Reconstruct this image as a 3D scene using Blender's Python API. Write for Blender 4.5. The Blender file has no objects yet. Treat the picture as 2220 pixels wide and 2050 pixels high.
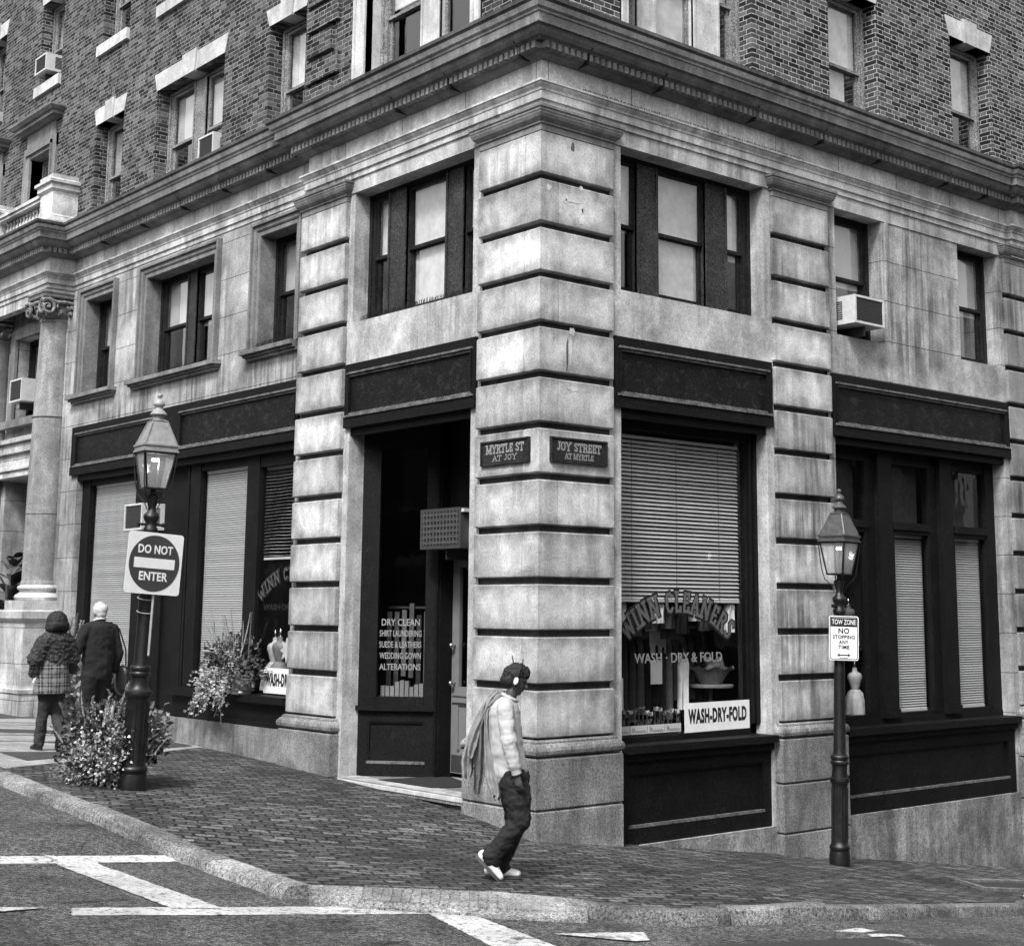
import bpy, bmesh, math, random
from mathutils import Vector, Matrix
random.seed(11)
sc = bpy.context.scene
COL = sc.collection

# ------------------------------------------------------------------ camera, sky, sun, exposure
cam = bpy.data.cameras.new('camera')
cam_o = bpy.data.objects.new('camera', cam); COL.objects.link(cam_o)
YAW, PIT, ROL = 0.71542903, 0.15886284, 0.0054376
fw = Vector((math.sin(YAW)*math.cos(PIT), math.cos(YAW)*math.cos(PIT), math.sin(PIT)))
rt = Vector((math.cos(YAW), -math.sin(YAW), 0)); up = rt.cross(fw)
r2 = rt*math.cos(ROL)+up*math.sin(ROL); u2 = -rt*math.sin(ROL)+up*math.cos(ROL)
m = Matrix.Identity(4)
for i in range(3):
    m[i][0] = r2[i]; m[i][1] = u2[i]; m[i][2] = -fw[i]
m.translation = Vector((-10.09677, -11.84501, 2.33326))
cam_o.matrix_world = m
cam.sensor_width = 36; cam.sensor_fit = 'HORIZONTAL'
cam.lens = 3165.955/2220*36
cam.shift_x = -89.118/2220; cam.shift_y = -208.849/2220
cam.clip_end = 500; cam.clip_start = 0.1
sc.camera = cam_o

SUN_EL, SUN_AZ = math.radians(50), math.radians(240)   # azimuth measured from +Y towards +X
w = bpy.data.worlds.new('World'); sc.world = w; w.use_nodes = True
nt = w.node_tree; nt.nodes.clear()
sky = nt.nodes.new('ShaderNodeTexSky'); sky.sky_type = 'NISHITA'; sky.sun_disc = False
sky.sun_elevation = SUN_EL; sky.sun_rotation = SUN_AZ; sky.air_density = 1.0; sky.dust_density = 4.0
bw = nt.nodes.new('ShaderNodeRGBToBW')
bg = nt.nodes.new('ShaderNodeBackground'); bg.inputs[1].default_value = 0.13
wo = nt.nodes.new('ShaderNodeOutputWorld')
nt.links.new(sky.outputs[0], bw.inputs[0]); nt.links.new(bw.outputs[0], bg.inputs[0]); nt.links.new(bg.outputs[0], wo.inputs[0])
sl = bpy.data.lights.new('sun', 'SUN'); sl.energy = 1.5; sl.angle = math.radians(10); sl.color = (1, 1, 1)
so = bpy.data.objects.new('sun', sl); COL.objects.link(so)
sd = Vector((math.sin(SUN_AZ)*math.cos(SUN_EL), math.cos(SUN_AZ)*math.cos(SUN_EL), math.sin(SUN_EL)))
so.rotation_euler = sd.to_track_quat('Z', 'Y').to_euler(); so.location = (0, 0, 30)
sc.view_settings.view_transform = 'Standard'; sc.view_settings.look = 'None'
sc.view_settings.exposure = 1.3; sc.view_settings.gamma = 1
sc.cycles.max_bounces = 6; sc.cycles.transparent_max_bounces = 16; sc.cycles.diffuse_bounces = 3
sc.cycles.caustics_reflective = False; sc.cycles.caustics_refractive = False

# ------------------------------------------------------------------ helpers
def FR(s, d, z): return (s, -d, z)          # the street front that runs along +X
def FL(s, d, z): return (-d, s, z)          # the street front that runs along +Y
def ID(x, y, z): return (x, y, z)

class MB:
    def __init__(self, T=ID): self.v = []; self.f = []; self.t = []; self.T = T; self.tone = None
    def add(self, vs, fs, tone=None):
        n = len(self.v); self.v += [tuple(a) for a in vs]
        if tone is None: tone = self.tone if self.tone is not None else random.random()
        for q in fs: self.f.append(tuple(i+n for i in q)); self.t.append(tone)
    def box(self, s0, s1, d0, d1, z0, z1, tone=None):
        T = self.T
        vs = [T(s, d, z) for z in (z0, z1) for d in (d0, d1) for s in (s0, s1)]
        self.add(vs, [(0, 1, 3, 2), (4, 5, 7, 6), (0, 1, 5, 4), (2, 3, 7, 6), (0, 2, 6, 4), (1, 3, 7, 5)], tone)
    def quad(self, a, b, c, d, tone=None): self.add([self.T(*a), self.T(*b), self.T(*c), self.T(*d)], [(0, 1, 2, 3)], tone)
    def prism(self, poly, d0, d1, tone=None):   # outline in (s,z), extruded in d
        n = len(poly); T = self.T
        vs = [T(p[0], d0, p[1]) for p in poly]+[T(p[0], d1, p[1]) for p in poly]
        fs = [tuple(range(n)), tuple(range(n, 2*n))]+[(i, (i+1) % n, n+(i+1) % n, n+i) for i in range(n)]
        self.add(vs, fs, tone)
    def loft(self, poly, prof, caps=True, tone=None, closed=True):  # outline in plan (x,y), profile [(offset,z)]
        n = len(poly); vs = []; fs = []
        for o, z in prof:
            for p in offs(poly, o): vs.append((p[0], p[1], z))
        for k in range(len(prof)-1):
            for i in range(n):
                j = (i+1) % n; fs.append((k*n+i, k*n+j, (k+1)*n+j, (k+1)*n+i))
        if caps: fs.append(tuple(range(n))); fs.append(tuple((len(prof)-1)*n+i for i in range(n)))
        self.add(vs, fs, tone)
    def lathe(self, prof, c=(0, 0, 0), n=20, tone=None, caps=True):
        vs = []; fs = []
        for r, z in prof:
            for i in range(n):
                a = 2*math.pi*i/n; vs.append((c[0]+r*math.cos(a), c[1]+r*math.sin(a), c[2]+z))
        for k in range(len(prof)-1):
            for i in range(n):
                j = (i+1) % n; fs.append((k*n+i, k*n+j, (k+1)*n+j, (k+1)*n+i))
        if caps: fs.append(tuple(range(n))); fs.append(tuple((len(prof)-1)*n+i for i in range(n)))
        self.add(vs, fs, tone)
    def tube(self, pts, r, n=8, tone=None):
        pts = [Vector(p) for p in pts]; rr = r if isinstance(r, (list, tuple)) else [r]*len(pts)
        vs = []; fs = []; prev = None
        for k, p in enumerate(pts):
            t = (pts[min(k+1, len(pts)-1)]-pts[max(k-1, 0)]).normalized()
            if prev is None:
                a = Vector((0, 0, 1)) if abs(t.z) < .9 else Vector((1, 0, 0)); x = t.cross(a).normalized()
            else: x = (prev-t*prev.dot(t)).normalized()
            prev = x; y = t.cross(x)
            for i in range(n):
                g_ = 2*math.pi*i/n; vs.append(tuple(p+(x*math.cos(g_)+y*math.sin(g_))*rr[k]))
        for k in range(len(pts)-1):
            for i in range(n):
                j = (i+1) % n; fs.append((k*n+i, k*n+j, (k+1)*n+j, (k+1)*n+i))
        fs.append(tuple(range(n))); fs.append(tuple((len(pts)-1)*n+i for i in range(n)))
        self.add(vs, fs, tone)
    def build(self, name, mat, parent=None, smooth=False, origin=None, recalc=True, label=None):
        me = bpy.data.meshes.new(name)
        o_ = Vector(origin) if origin is not None else Vector((0, 0, 0))
        me.from_pydata([tuple(Vector(p)-o_) for p in self.v], [], self.f)
        at = me.attributes.new('tone', 'FLOAT', 'FACE'); at.data.foreach_set('value', self.t)
        if recalc:
            b = bmesh.new(); b.from_mesh(me); bmesh.ops.recalc_face_normals(b, faces=b.faces); b.to_mesh(me); b.free()
        if smooth:
            me.polygons.foreach_set('use_smooth', [True]*len(me.polygons))
            if smooth == 'auto':
                try: me.set_sharp_from_angle(angle=math.radians(40))
                except Exception: pass
        me.materials.append(mat)
        o = bpy.data.objects.new(name, me); COL.objects.link(o)
        if parent is not None: o.parent = parent
        elif origin is not None: o.location = o_
        if label: o['label'] = label
        return o

def offs(poly, o):
    n = len(poly); out = []
    for i in range(n):
        p0 = Vector(poly[i-1]); p1 = Vector(poly[i]); p2 = Vector(poly[(i+1) % n])
        a = (p1-p0).normalized(); b = (p2-p1).normalized()
        na = Vector((a.y, -a.x)); nb = Vector((b.y, -b.x))
        den = 1+na.dot(nb)
        out.append(p1+(na+nb)*(o/den))
    return out

def thing(name, label, cat, loc=(0, 0, 0), rz=0, group=None):
    o = bpy.data.objects.new(name, None); COL.objects.link(o)
    o.location = loc; o.rotation_euler = (0, 0, rz); o['label'] = label; o['category'] = cat
    if group: o['group'] = group
    return o
def tag(o, label, cat, group=None):
    o['label'] = label; o['category'] = cat
    if group: o['group'] = group
    return o
def struct(o): o['kind'] = 'structure'; return o

def eval_mesh(o):
    dg = bpy.context.evaluated_depsgraph_get(); dg.update()
    me = bpy.data.meshes.new_from_object(o.evaluated_get(dg), depsgraph=dg)
    return me

def text(s, width, height, O, R, U, mat, name, parent, bold=0.0, depth=.002, origin=None, tone=.5):
    """flat raised lettering: centred at O, right R, up U (world vectors), fitted to width x height"""
    cu = bpy.data.curves.new('t', 'FONT'); cu.body = s; cu.align_x = 'CENTER'; cu.size = 1; cu.offset = bold; cu.extrude = 0.02
    cu.resolution_u = 3; cu.space_character = 1.0+bold*2.2
    ob = bpy.data.objects.new('t', cu); COL.objects.link(ob)
    me = eval_mesh(ob); bpy.data.objects.remove(ob)
    xs = [v.co.x for v in me.vertices]; ys = [v.co.y for v in me.vertices]
    cx = (min(xs)+max(xs))/2; cy = (min(ys)+max(ys))/2
    kx = width/(max(xs)-min(xs)); ky = height/(max(ys)-min(ys))
    O = Vector(O); R = Vector(R).normalized(); U = Vector(U).normalized(); N = R.cross(U)
    o_ = Vector(origin) if origin is not None else Vector((0, 0, 0))
    for v in me.vertices:
        c = v.co.copy(); v.co = O+R*((c.x-cx)*kx)+U*((c.y-cy)*ky)+N*(c.z/.02*depth)-o_
    me.materials.clear(); me.materials.append(mat)
    at = me.attributes.new('tone', 'FLOAT', 'FACE'); at.data.foreach_set('value', [tone]*len(me.polygons))
    o = bpy.data.objects.new(name, me); COL.objects.link(o)
    if parent is not None: o.parent = parent
    return o

# western / slab glyphs as strokes on a 1-high grid: (x0,y0,x1,y1) with slab feet added at free ends
GL = {
 'W': (1.05, [(.05, 1, .3, 0), (.3, 0, .52, .75), (.52, .75, .75, 0), (.75, 0, 1., 1)], [(.05, 1), (1., 1)]),
 'I': (.4, [(.2, 0, .2, 1)], [(.2, 0), (.2, 1)]),
 'N': (.85, [(.15, 0, .15, 1), (.15, 1, .7, 0), (.7, 0, .7, 1)], [(.15, 0), (.15, 1), (.7, 1)]),
 'C': (.7, [(.62, .8, .45, .97), (.45, .97, .25, .92), (.25, .92, .14, .7), (.14, .7, .14, .3), (.14, .3, .25, .08), (.25, .08, .45, .03), (.45, .03, .62, .2)], [(.6, .82)]),
 'L': (.62, [(.2, 0, .2, 1), (.2, .05, .58, .05), (.55, .0, .55, .25)], [(.2, 1)]),
 'E': (.66, [(.2, 0, .2, 1), (.2, .95, .58, .95), (.2, .05, .58, .05), (.2, .5, .48, .5), (.56, .75, .56, 1), (.56, 0, .56, .25)], []),
 'A': (.8, [(.1, 0, .4, 1), (.4, 1, .7, 0), (.22, .35, .58, .35)], [(.1, 0), (.7, 0)]),
 'R': (.75, [(.18, 0, .18, 1), (.18, .96, .5, .94), (.5, .94, .6, .75), (.6, .75, .5, .53), (.5, .53, .18, .5), (.4, .5, .68, 0)], [(.18, 0), (.68, 0)]),
 'S': (.66, [(.56, .8, .4, .96), (.4, .96, .2, .92), (.2, .92, .14, .72), (.14, .72, .52, .34), (.52, .34, .5, .1), (.5, .1, .3, .03), (.3, .03, .12, .2)], []),
 'M': (1.0, [(.15, 0, .15, 1), (.15, 1, .5, .1), (.5, .1, .85, 1), (.85, 1, .85, 0)], [(.15, 0), (.85, 0), (.15, 1), (.85, 1)]),
 'Y': (.8, [(.08, 1, .4, .5), (.72, 1, .4, .5), (.4, .5, .4, 0)], [(.08, 1), (.72, 1), (.4, 0)]),
 'T': (.72, [(.36, 0, .36, 1), (.05, .95, .67, .95), (.05, 1, .05, .75), (.67, 1, .67, .75)], [(.36, 0)]),
 'J': (.5, [(.35, 1, .35, .2), (.35, .2, .22, .03), (.22, .03, .06, .15)], [(.35, 1)]),
 'O': (.78, [(.39, .98, .18, .85), (.18, .85, .12, .5), (.12, .5, .18, .15), (.18, .15, .39, .02), (.39, .02, .6, .15), (.6, .15, .66, .5), (.66, .5, .6, .85), (.6, .85, .39, .98)], []),
 ' ': (.4, [], [])}
def glyph_len(s): return sum(GL[c][0] for c in s)
def slab(mb, ch, O, R, U, h, wk, t, lift):
    """one slab letter: O lower left, height h, width factor wk, stroke t; strokes stepped a hair apart in depth"""
    N = R.cross(U); k = 0
    wid, st, feet = GL[ch]
    segs = list(st)+[(x-.13, y-.0 if y < .5 else y, x+.13, y) for x, y in feet]
    for x0, y0, x1, y1 in segs:
        a = O+R*(x0*h*wk)+U*(y0*h); b = O+R*(x1*h*wk)+U*(y1*h)
        dv = (b-a); L = dv.length
        if L < 1e-6: continue
        dv.normalize(); nn = N.cross(dv)*t/2; a -= dv*t*.35; b += dv*t*.35
        lf = N*(lift+k*.0004); k += 1
        mb.add([a+nn+lf, b+nn+lf, b-nn+lf, a-nn+lf], [(0, 1, 2, 3)], .5)

# ------------------------------------------------------------------ materials
def NODE(nt, typ, **kw):
    n = nt.nodes.new(typ)
    for k, v in kw.items(): setattr(n, k, v)
    return n
class M_:
    def __init__(self, name):
        self.m = bpy.data.materials.new(name); self.m.use_nodes = True
        self.nt = self.m.node_tree; self.b = self.nt.nodes['Principled BSDF']
    def link(self, a, b): self.nt.links.new(a, b)
    def math(self, op, a, b=None, c=None, clamp=False):
        n = self.nt.nodes.new('ShaderNodeMath'); n.operation = op; n.use_clamp = clamp
        for i, x in enumerate((a, b, c)):
            if x is None: continue
            if isinstance(x, (int, float)): n.inputs[i].default_value = x
            else: self.link(x, n.inputs[i])
        return n.outputs[0]
    def pos(self, obj=False):
        if obj: return self.nt.nodes.new('ShaderNodeTexCoord').outputs['Object']
        return self.nt.nodes.new('ShaderNodeNewGeometry').outputs['Position']
    def scale(self, v, s):
        n = self.nt.nodes.new('ShaderNodeVectorMath'); n.operation = 'MULTIPLY'; self.link(v, n.inputs[0]); n.inputs[1].default_value = s
        return n.outputs[0]
    def noise(self, v, sc_, det=4, rough=.55, dist=0):
        n = self.nt.nodes.new('ShaderNodeTexNoise'); n.inputs['Scale'].default_value = sc_; n.inputs['Detail'].default_value = det
        n.inputs['Roughness'].default_value = rough; n.inputs['Distortion'].default_value = dist
        self.link(v, n.inputs['Vector']); return n.outputs['Fac']
    def ramp(self, v, lo, hi, a, b):
        n = self.nt.nodes.new('ShaderNodeMapRange'); self.link(v, n.inputs[0])
        for i, x in enumerate((lo, hi, a, b)): n.inputs[i+1].default_value = x
        return n.outputs[0]
    def tone(self):
        n = self.nt.nodes.new('ShaderNodeAttribute'); n.attribute_name = 'tone'; return n.outputs['Fac']
    def xyz(self, v):
        n = self.nt.nodes.new('ShaderNodeSeparateXYZ'); self.link(v, n.inputs[0]); return n.outputs
    def comb(self, x, y, z):
        n = self.nt.nodes.new('ShaderNodeCombineXYZ')
        for i, q in enumerate((x, y, z)):
            if isinstance(q, (int, float)): n.inputs[i].default_value = q
            else: self.link(q, n.inputs[i])
        return n.outputs[0]
    def white(self, v):
        n = self.nt.nodes.new('ShaderNodeTexWhiteNoise'); self.link(v, n.inputs['Vector']); return n.outputs['Value']
    def out(self, val, rough=.7, bump=None, bstr=.3, bdist=.01, spec=.5, metal=0):
        c = self.nt.nodes.new('ShaderNodeCombineColor')
        for i in range(3):
            if isinstance(val, (int, float)): c.inputs[i].default_value = val
            else: self.link(val, c.inputs[i])
        self.link(c.outputs[0], self.b.inputs['Base Color'])
        if isinstance(rough, (int, float)): self.b.inputs['Roughness'].default_value = rough
        else: self.link(rough, self.b.inputs['Roughness'])
        self.b.inputs['Specular IOR Level'].default_value = spec; self.b.inputs['Metallic'].default_value = metal
        if bump is not None:
            n = self.nt.nodes.new('ShaderNodeBump'); n.inputs['Strength'].default_value = bstr; n.inputs['Distance'].default_value = bdist
            self.link(bump, n.inputs['Height']); self.link(n.outputs[0], self.b.inputs['Normal'])
        return self.m

def plain(name, v, rough=.6, var=.15, sc_=20, obj=True, bump=0, spec=.5, metal=0, tonev=.15, grain=0):
    M = M_(name); p = M.pos(obj)
    a = M.ramp(M.noise(p, sc_, 5, .6), .3, .7, 1-var, 1+var)
    b = M.ramp(M.tone(), 0, 1, 1-tonev, 1+tonev)
    c = M.math('MULTIPLY', M.math('MULTIPLY', a, b), v)
    bh = M.noise(p, sc_*3, 3) if bump else None
    return M.out(c, rough, bh, bump, .01, spec, metal)

def stone_mat(name, base=.40, lo=.45, hi=1.25, streak=.5, joints=None, grain=.25, toneamp=.16, sootv=.80, edge=False):
    M = M_(name); p = M.pos()
    x, y, z = M.xyz(p)
    big = M.ramp(M.noise(p, 1.1, 4, .6, .6), .33, .68, lo+.25, hi)
    med = M.ramp(M.noise(p, 5.5, 5, .65, .3), .3, .7, .80, 1.16)
    st = M.noise(M.comb(M.math('MULTIPLY', x, 9.), M.math('MULTIPLY', y, 9.), M.math('MULTIPLY', z, .55)), 1., 5, .62)
    st2 = M.ramp(st, .40, .64, 1-streak, 1.08)
    msk = M.ramp(M.noise(p, .8, 2), .38, .62, 0, 1)
    stm = M.math('ADD', M.math('MULTIPLY', st2, msk), M.math('SUBTRACT', 1, msk))
    gr = M.math('ADD', M.math('MULTIPLY', M.noise(p, 42, 3, .8), .6), M.math('MULTIPLY', M.noise(p, 105, 2, .7), .4))
    grn = M.ramp(gr, .36, .64, 1-grain*1.5, 1+grain*1.5)
    spots = M.ramp(M.noise(p, 30, 2, .5), .66, .76, 1, .5)
    soot = M.ramp(M.noise(M.comb(M.math('MULTIPLY', x, 2.3), M.math('MULTIPLY', y, 2.3), M.math('MULTIPLY', z, 1.5)), 1., 6, .62, .8), .40, .60, sootv, 1.1)
    spots = M.math('MULTIPLY', spots, soot)
    c = M.math('MULTIPLY', M.math('MULTIPLY', big, med), M.math('MULTIPLY', stm, grn))
    c = M.math('MULTIPLY', M.math('MULTIPLY', c, spots), M.ramp(M.tone(), 0, 1, 1-toneamp, 1+toneamp))
    c = M.math('MULTIPLY', c, base)
    if edge:                                                     # dark margins, bright centre on each rusticated block: glow put into the colour
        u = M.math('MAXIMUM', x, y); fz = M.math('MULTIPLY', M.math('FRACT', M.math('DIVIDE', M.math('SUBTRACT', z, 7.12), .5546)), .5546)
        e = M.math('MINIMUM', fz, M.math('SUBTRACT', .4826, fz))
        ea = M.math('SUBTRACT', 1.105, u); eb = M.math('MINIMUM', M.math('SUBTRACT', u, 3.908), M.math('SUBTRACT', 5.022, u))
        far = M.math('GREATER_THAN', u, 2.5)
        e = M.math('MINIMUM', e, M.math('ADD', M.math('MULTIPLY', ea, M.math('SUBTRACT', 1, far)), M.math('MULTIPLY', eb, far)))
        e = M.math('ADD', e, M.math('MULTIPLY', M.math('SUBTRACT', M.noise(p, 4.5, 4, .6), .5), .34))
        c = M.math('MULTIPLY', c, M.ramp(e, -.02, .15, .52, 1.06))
    bh = gr
    if joints:
        z0, dz, du = joints
        zz = M.math('DIVIDE', M.math('SUBTRACT', z, z0), dz)
        fz = M.math('ABSOLUTE', M.math('SUBTRACT', M.math('FRACT', zz), .5))
        jz = M.math('GREATER_THAN', fz, .5-.006/dz)
        if du:
            u = M.math('ADD', x, y); row = M.math('FLOOR', zz)
            uu = M.math('ADD', M.math('DIVIDE', u, du), M.math('MULTIPLY', M.white(M.comb(row, 3.1, 0)), 1))
            fu = M.math('ABSOLUTE', M.math('SUBTRACT', M.math('FRACT', uu), .5))
            jz = M.math('MAXIMUM', jz, M.math('GREATER_THAN', fu, .5-.006/du))
            blk = M.ramp(M.white(M.comb(row, M.math('FLOOR', uu), 1.7)), 0, 1, .86, 1.12)
            c = M.math('MULTIPLY', c, blk)
        c = M.math('MULTIPLY', c, M.math('SUBTRACT', 1, M.math('MULTIPLY', jz, .75)))
        bh = M.math('SUBTRACT', gr, M.math('MULTIPLY', jz, 1.5))
    return M.out(c, .85, bh, .35, .006, .3)

def brick_mat(name, mortar, dark, light, worn):
    """alternating stretchers and headers, laid by position on the wall"""
    M = M_(name); p = M.pos(); x, y, z = M.xyz(p)
    H, S, B = .067, .215, .325
    u = M.math('ADD', x, y)
    u = M.math('ADD', u, M.math('MULTIPLY', M.math('SUBTRACT', M.noise(p, 9, 2), .5), .014))
    zj = M.math('ADD', z, M.math('MULTIPLY', M.math('SUBTRACT', M.noise(p, 7, 2), .5), .012))
    rz = M.math('DIVIDE', zj, H); row = M.math('FLOOR', rz); fz = M.math('MULTIPLY', M.math('FRACT', rz), H)
    odd = M.math('MODULO', M.math('ABSOLUTE', row), 2)
    uu = M.math('DIVIDE', M.math('ADD', u, M.math('MULTIPLY', odd, B/2)), B)
    per = M.math('FLOOR', uu); fu = M.math('MULTIPLY', M.math('FRACT', uu), B)
    head = M.math('GREATER_THAN', fu, S)
    j = .011
    d1 = M.math('MINIMUM', fu, M.math('SUBTRACT', B, fu)); d2 = M.math('ABSOLUTE', M.math('SUBTRACT', fu, S))
    d3 = M.math('MINIMUM', fz, M.math('SUBTRACT', H, fz))
    dm = M.math('MINIMUM', M.math('MINIMUM', d1, d2), d3)
    jt = M.ramp(dm, j*.30, j*.62, 1, 0)
    rnd = M.white(M.comb(row, per, head))
    wear = M.ramp(M.noise(p, 1.6, 5, .65), .35, .62, worn, 1)
    jt = M.math('MULTIPLY', jt, M.math('MULTIPLY', wear, M.ramp(M.noise(p, 14, 3), .3, .6, .35, 1)))
    r3 = M.math('POWER', rnd, 1.6)
    b = M.math('ADD', M.math('MULTIPLY', r3, light-dark), dark)
    b = M.math('MULTIPLY', b, M.ramp(M.noise(p, 40, 5, .7), .3, .7, .55, 1.5))
    b = M.math('MULTIPLY', b, M.ramp(M.noise(p, .9, 3), .35, .65, .75, 1.25))
    mo = M.math('MULTIPLY', M.ramp(M.noise(p, 60, 2), .3, .7, .7, 1.2), mortar)
    c = M.math('ADD', M.math('MULTIPLY', b, M.math('SUBTRACT', 1, jt)), M.math('MULTIPLY', mo, jt))
    pat = M.ramp(M.noise(M.scale(p, (1, 1, 1.6)), 2.3, 3, .5, .5), .70, .74, 0, .6)   # pale mortar smears
    c = M.math('ADD', M.math('MULTIPLY', c, M.math('SUBTRACT', 1, pat)), M.math('MULTIPLY', pat, mortar*.55))
    bh = M.math('ADD', M.math('MULTIPLY', jt, -1), M.math('MULTIPLY', M.noise(p, 70, 3, .7), .6))
    return M.out(c, .9, bh, .7, .008, .2)

def pave_mat():
    M = M_('brick_paving'); p = M.pos(); x, y, z = M.xyz(p)
    wob = M.math('MULTIPLY', M.math('SUBTRACT', M.noise(p, 3, 3), .5), .09)
    u = M.math('ADD', M.math('ADD', M.math('MULTIPLY', x, .94), M.math('MULTIPLY', y, -.34)), wob)
    v = M.math('ADD', M.math('ADD', M.math('MULTIPLY', x, .34), M.math('MULTIPLY', y, .94)), M.math('MULTIPLY', M.math('SUBTRACT', M.noise(p, 2.1, 3), .5), .09))
    H, L = .105, .21
    rv = M.math('DIVIDE', v, H); row = M.math('FLOOR', rv); fv = M.math('MULTIPLY', M.math('FRACT', rv), H)
    uu = M.math('ADD', M.math('DIVIDE', u, L), M.math('MULTIPLY', M.math('MODULO', M.math('ABSOLUTE', row), 2), .5))
    fu = M.math('MULTIPLY', M.math('FRACT', uu), L)
    dm = M.math('MINIMUM', M.math('MINIMUM', fu, M.math('SUBTRACT', L, fu)), M.math('MINIMUM', fv, M.math('SUBTRACT', H, fv)))
    jw = M.math('MULTIPLY', M.ramp(M.noise(p, 9, 3, .6), .35, .65, .1, 1), .024)
    jt = M.math('LESS_THAN', dm, jw)
    idv = M.comb(row, M.math('FLOOR', uu), 0.5)
    rnd = M.white(idv)
    b = M.ramp(M.math('POWER', rnd, 2.2), 0, 1, .042, .135)
    b = M.math('MULTIPLY', b, M.ramp(M.noise(p, 30, 5, .9), .38, .64, .25, 2.2))
    b = M.math('MULTIPLY', b, M.ramp(M.noise(p, .7, 3), .35, .65, .65, 1.35))
    c = M.math('MULTIPLY', M.math('MULTIPLY', b, .95), M.math('SUBTRACT', 1, M.math('MULTIPLY', jt, .9)))
    tilt = M.math('MULTIPLY', M.white(M.comb(row, M.math('FLOOR', uu), 7.5)), M.math('ADD', fu, fv))
    bh = M.math('ADD', M.math('ADD', M.math('MULTIPLY', jt, -1.2), M.math('MULTIPLY', M.noise(p, 60, 4, .7), .9)), M.math('ADD', M.math('MULTIPLY', rnd, .9), M.math('MULTIPLY', tilt, 5)))
    return M.out(c, .75, bh, .9, .012, .35)

def asphalt_mat():
    M = M_('asphalt'); p = M.pos()
    g1 = M.noise(p, 85, 3, .8); g2 = M.noise(p, 26, 4, .7)
    c = M.math('MULTIPLY', M.math('MULTIPLY', M.ramp(g1, .40, .62, .1, 2.8), M.ramp(M.noise(p, 22, 4, .95), .42, .60, .25, 2.4)), M.ramp(g2, .3, .7, .7, 1.3))
    c = M.math('MULTIPLY', c, M.ramp(M.noise(p, 1.4, 5, .6, .4), .33, .66, .60, 1.35))
    dk = M.ramp(M.noise(M.scale(p, (.6, 2.6, 1)), 2.2, 3, .5), .64, .72, 1, .45)
    c = M.math('MULTIPLY', M.math('MULTIPLY', c, dk), .052)
    return M.out(c, .85, g1, .8, .012, .3)

def line_mat():
    M = M_('road_paint'); p = M.pos()
    w_ = M.math('MULTIPLY', M.ramp(M.noise(p, 22, 5, .8), .36, .48, .10, 1), M.ramp(M.noise(p, 5, 6, .75), .36, .44, .25, 1)); g = M.ramp(M.noise(p, 90, 2, .7), .25, .6, .6, 1.05)
    big = M.ramp(M.noise(p, 2.2, 3), .33, .6, .7, 1)
    c = M.math('MULTIPLY', M.math('MULTIPLY', M.math('MULTIPLY', w_, g), big), .62)
    return M.out(c, .7, M.noise(p, 80, 3), .3, .008, .3)

def glass_mat(name, tint=.82, refl=1.0, rough=.02, haze=0):
    M = M_(name); nt = M.nt; nt.nodes.remove(M.b)
    lw = NODE(nt, 'ShaderNodeLayerWeight'); lw.inputs[0].default_value = .5
    f = M.math('ADD', M.math('MULTIPLY', M.math('POWER', lw.outputs['Facing'], 4.0), .9*refl), .05*refl, clamp=True)
    tr = NODE(nt, 'ShaderNodeBsdfTransparent'); tr.inputs[0].default_value = (tint, tint, tint, 1)
    gl = NODE(nt, 'ShaderNodeBsdfGlossy'); gl.inputs['Roughness'].default_value = rough; gl.inputs[0].default_value = (1, 1, 1, 1)
    bp = NODE(nt, 'ShaderNodeBump'); bp.inputs['Strength'].default_value = .16; bp.inputs['Distance'].default_value = .02
    M.link(M.noise(M.pos(), 2.2, 2), bp.inputs['Height']); M.link(bp.outputs[0], gl.inputs['Normal'])
    mx = NODE(nt, 'ShaderNodeMixShader'); M.link(f, mx.inputs[0]); M.link(tr.outputs[0], mx.inputs[1]); M.link(gl.outputs[0], mx.inputs[2])
    out = mx.outputs[0]
    if haze:
        df = NODE(nt, 'ShaderNodeBsdfTranslucent'); df.inputs[0].default_value = (.8, .8, .8, 1); d2 = NODE(nt, 'ShaderNodeBsdfDiffuse'); d2.inputs[0].default_value = (.8, .8, .8, 1)
        ad = NODE(nt, 'ShaderNodeMixShader'); M.link(df.outputs[0], ad.inputs[1]); M.link(d2.outputs[0], ad.inputs[2])
        m2 = NODE(nt, 'ShaderNodeMixShader'); m2.inputs[0].default_value = haze; M.link(out, m2.inputs[1]); M.link(ad.outputs[0], m2.inputs[2]); out = m2.outputs[0]
    M.link(out, nt.nodes['Material Output'].inputs[0]); return M.m

def emit_mat(name, s):
    M = M_(name); M.b.inputs['Emission Color'].default_value = (1, 1, 1, 1); M.b.inputs['Emission Strength'].default_value = s
    return M.out(.8, .5)

def iron_mat(name, v=.018, worn=0):
    M = M_(name); p = M.pos(True)
    n = M.noise(p, 14, 5, .7)
    c = M.math('ADD', M.math('MULTIPLY', M.ramp(n, .3, .7, .6, 1.5), v), M.math('MULTIPLY', M.ramp(M.noise(p, 35, 4, .7), .60, .72, 0, 1), worn))
    return M.out(c, M.ramp(n, .3, .7, .32, .55), M.noise(p, 60, 3), .15, .004, .5)

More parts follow.
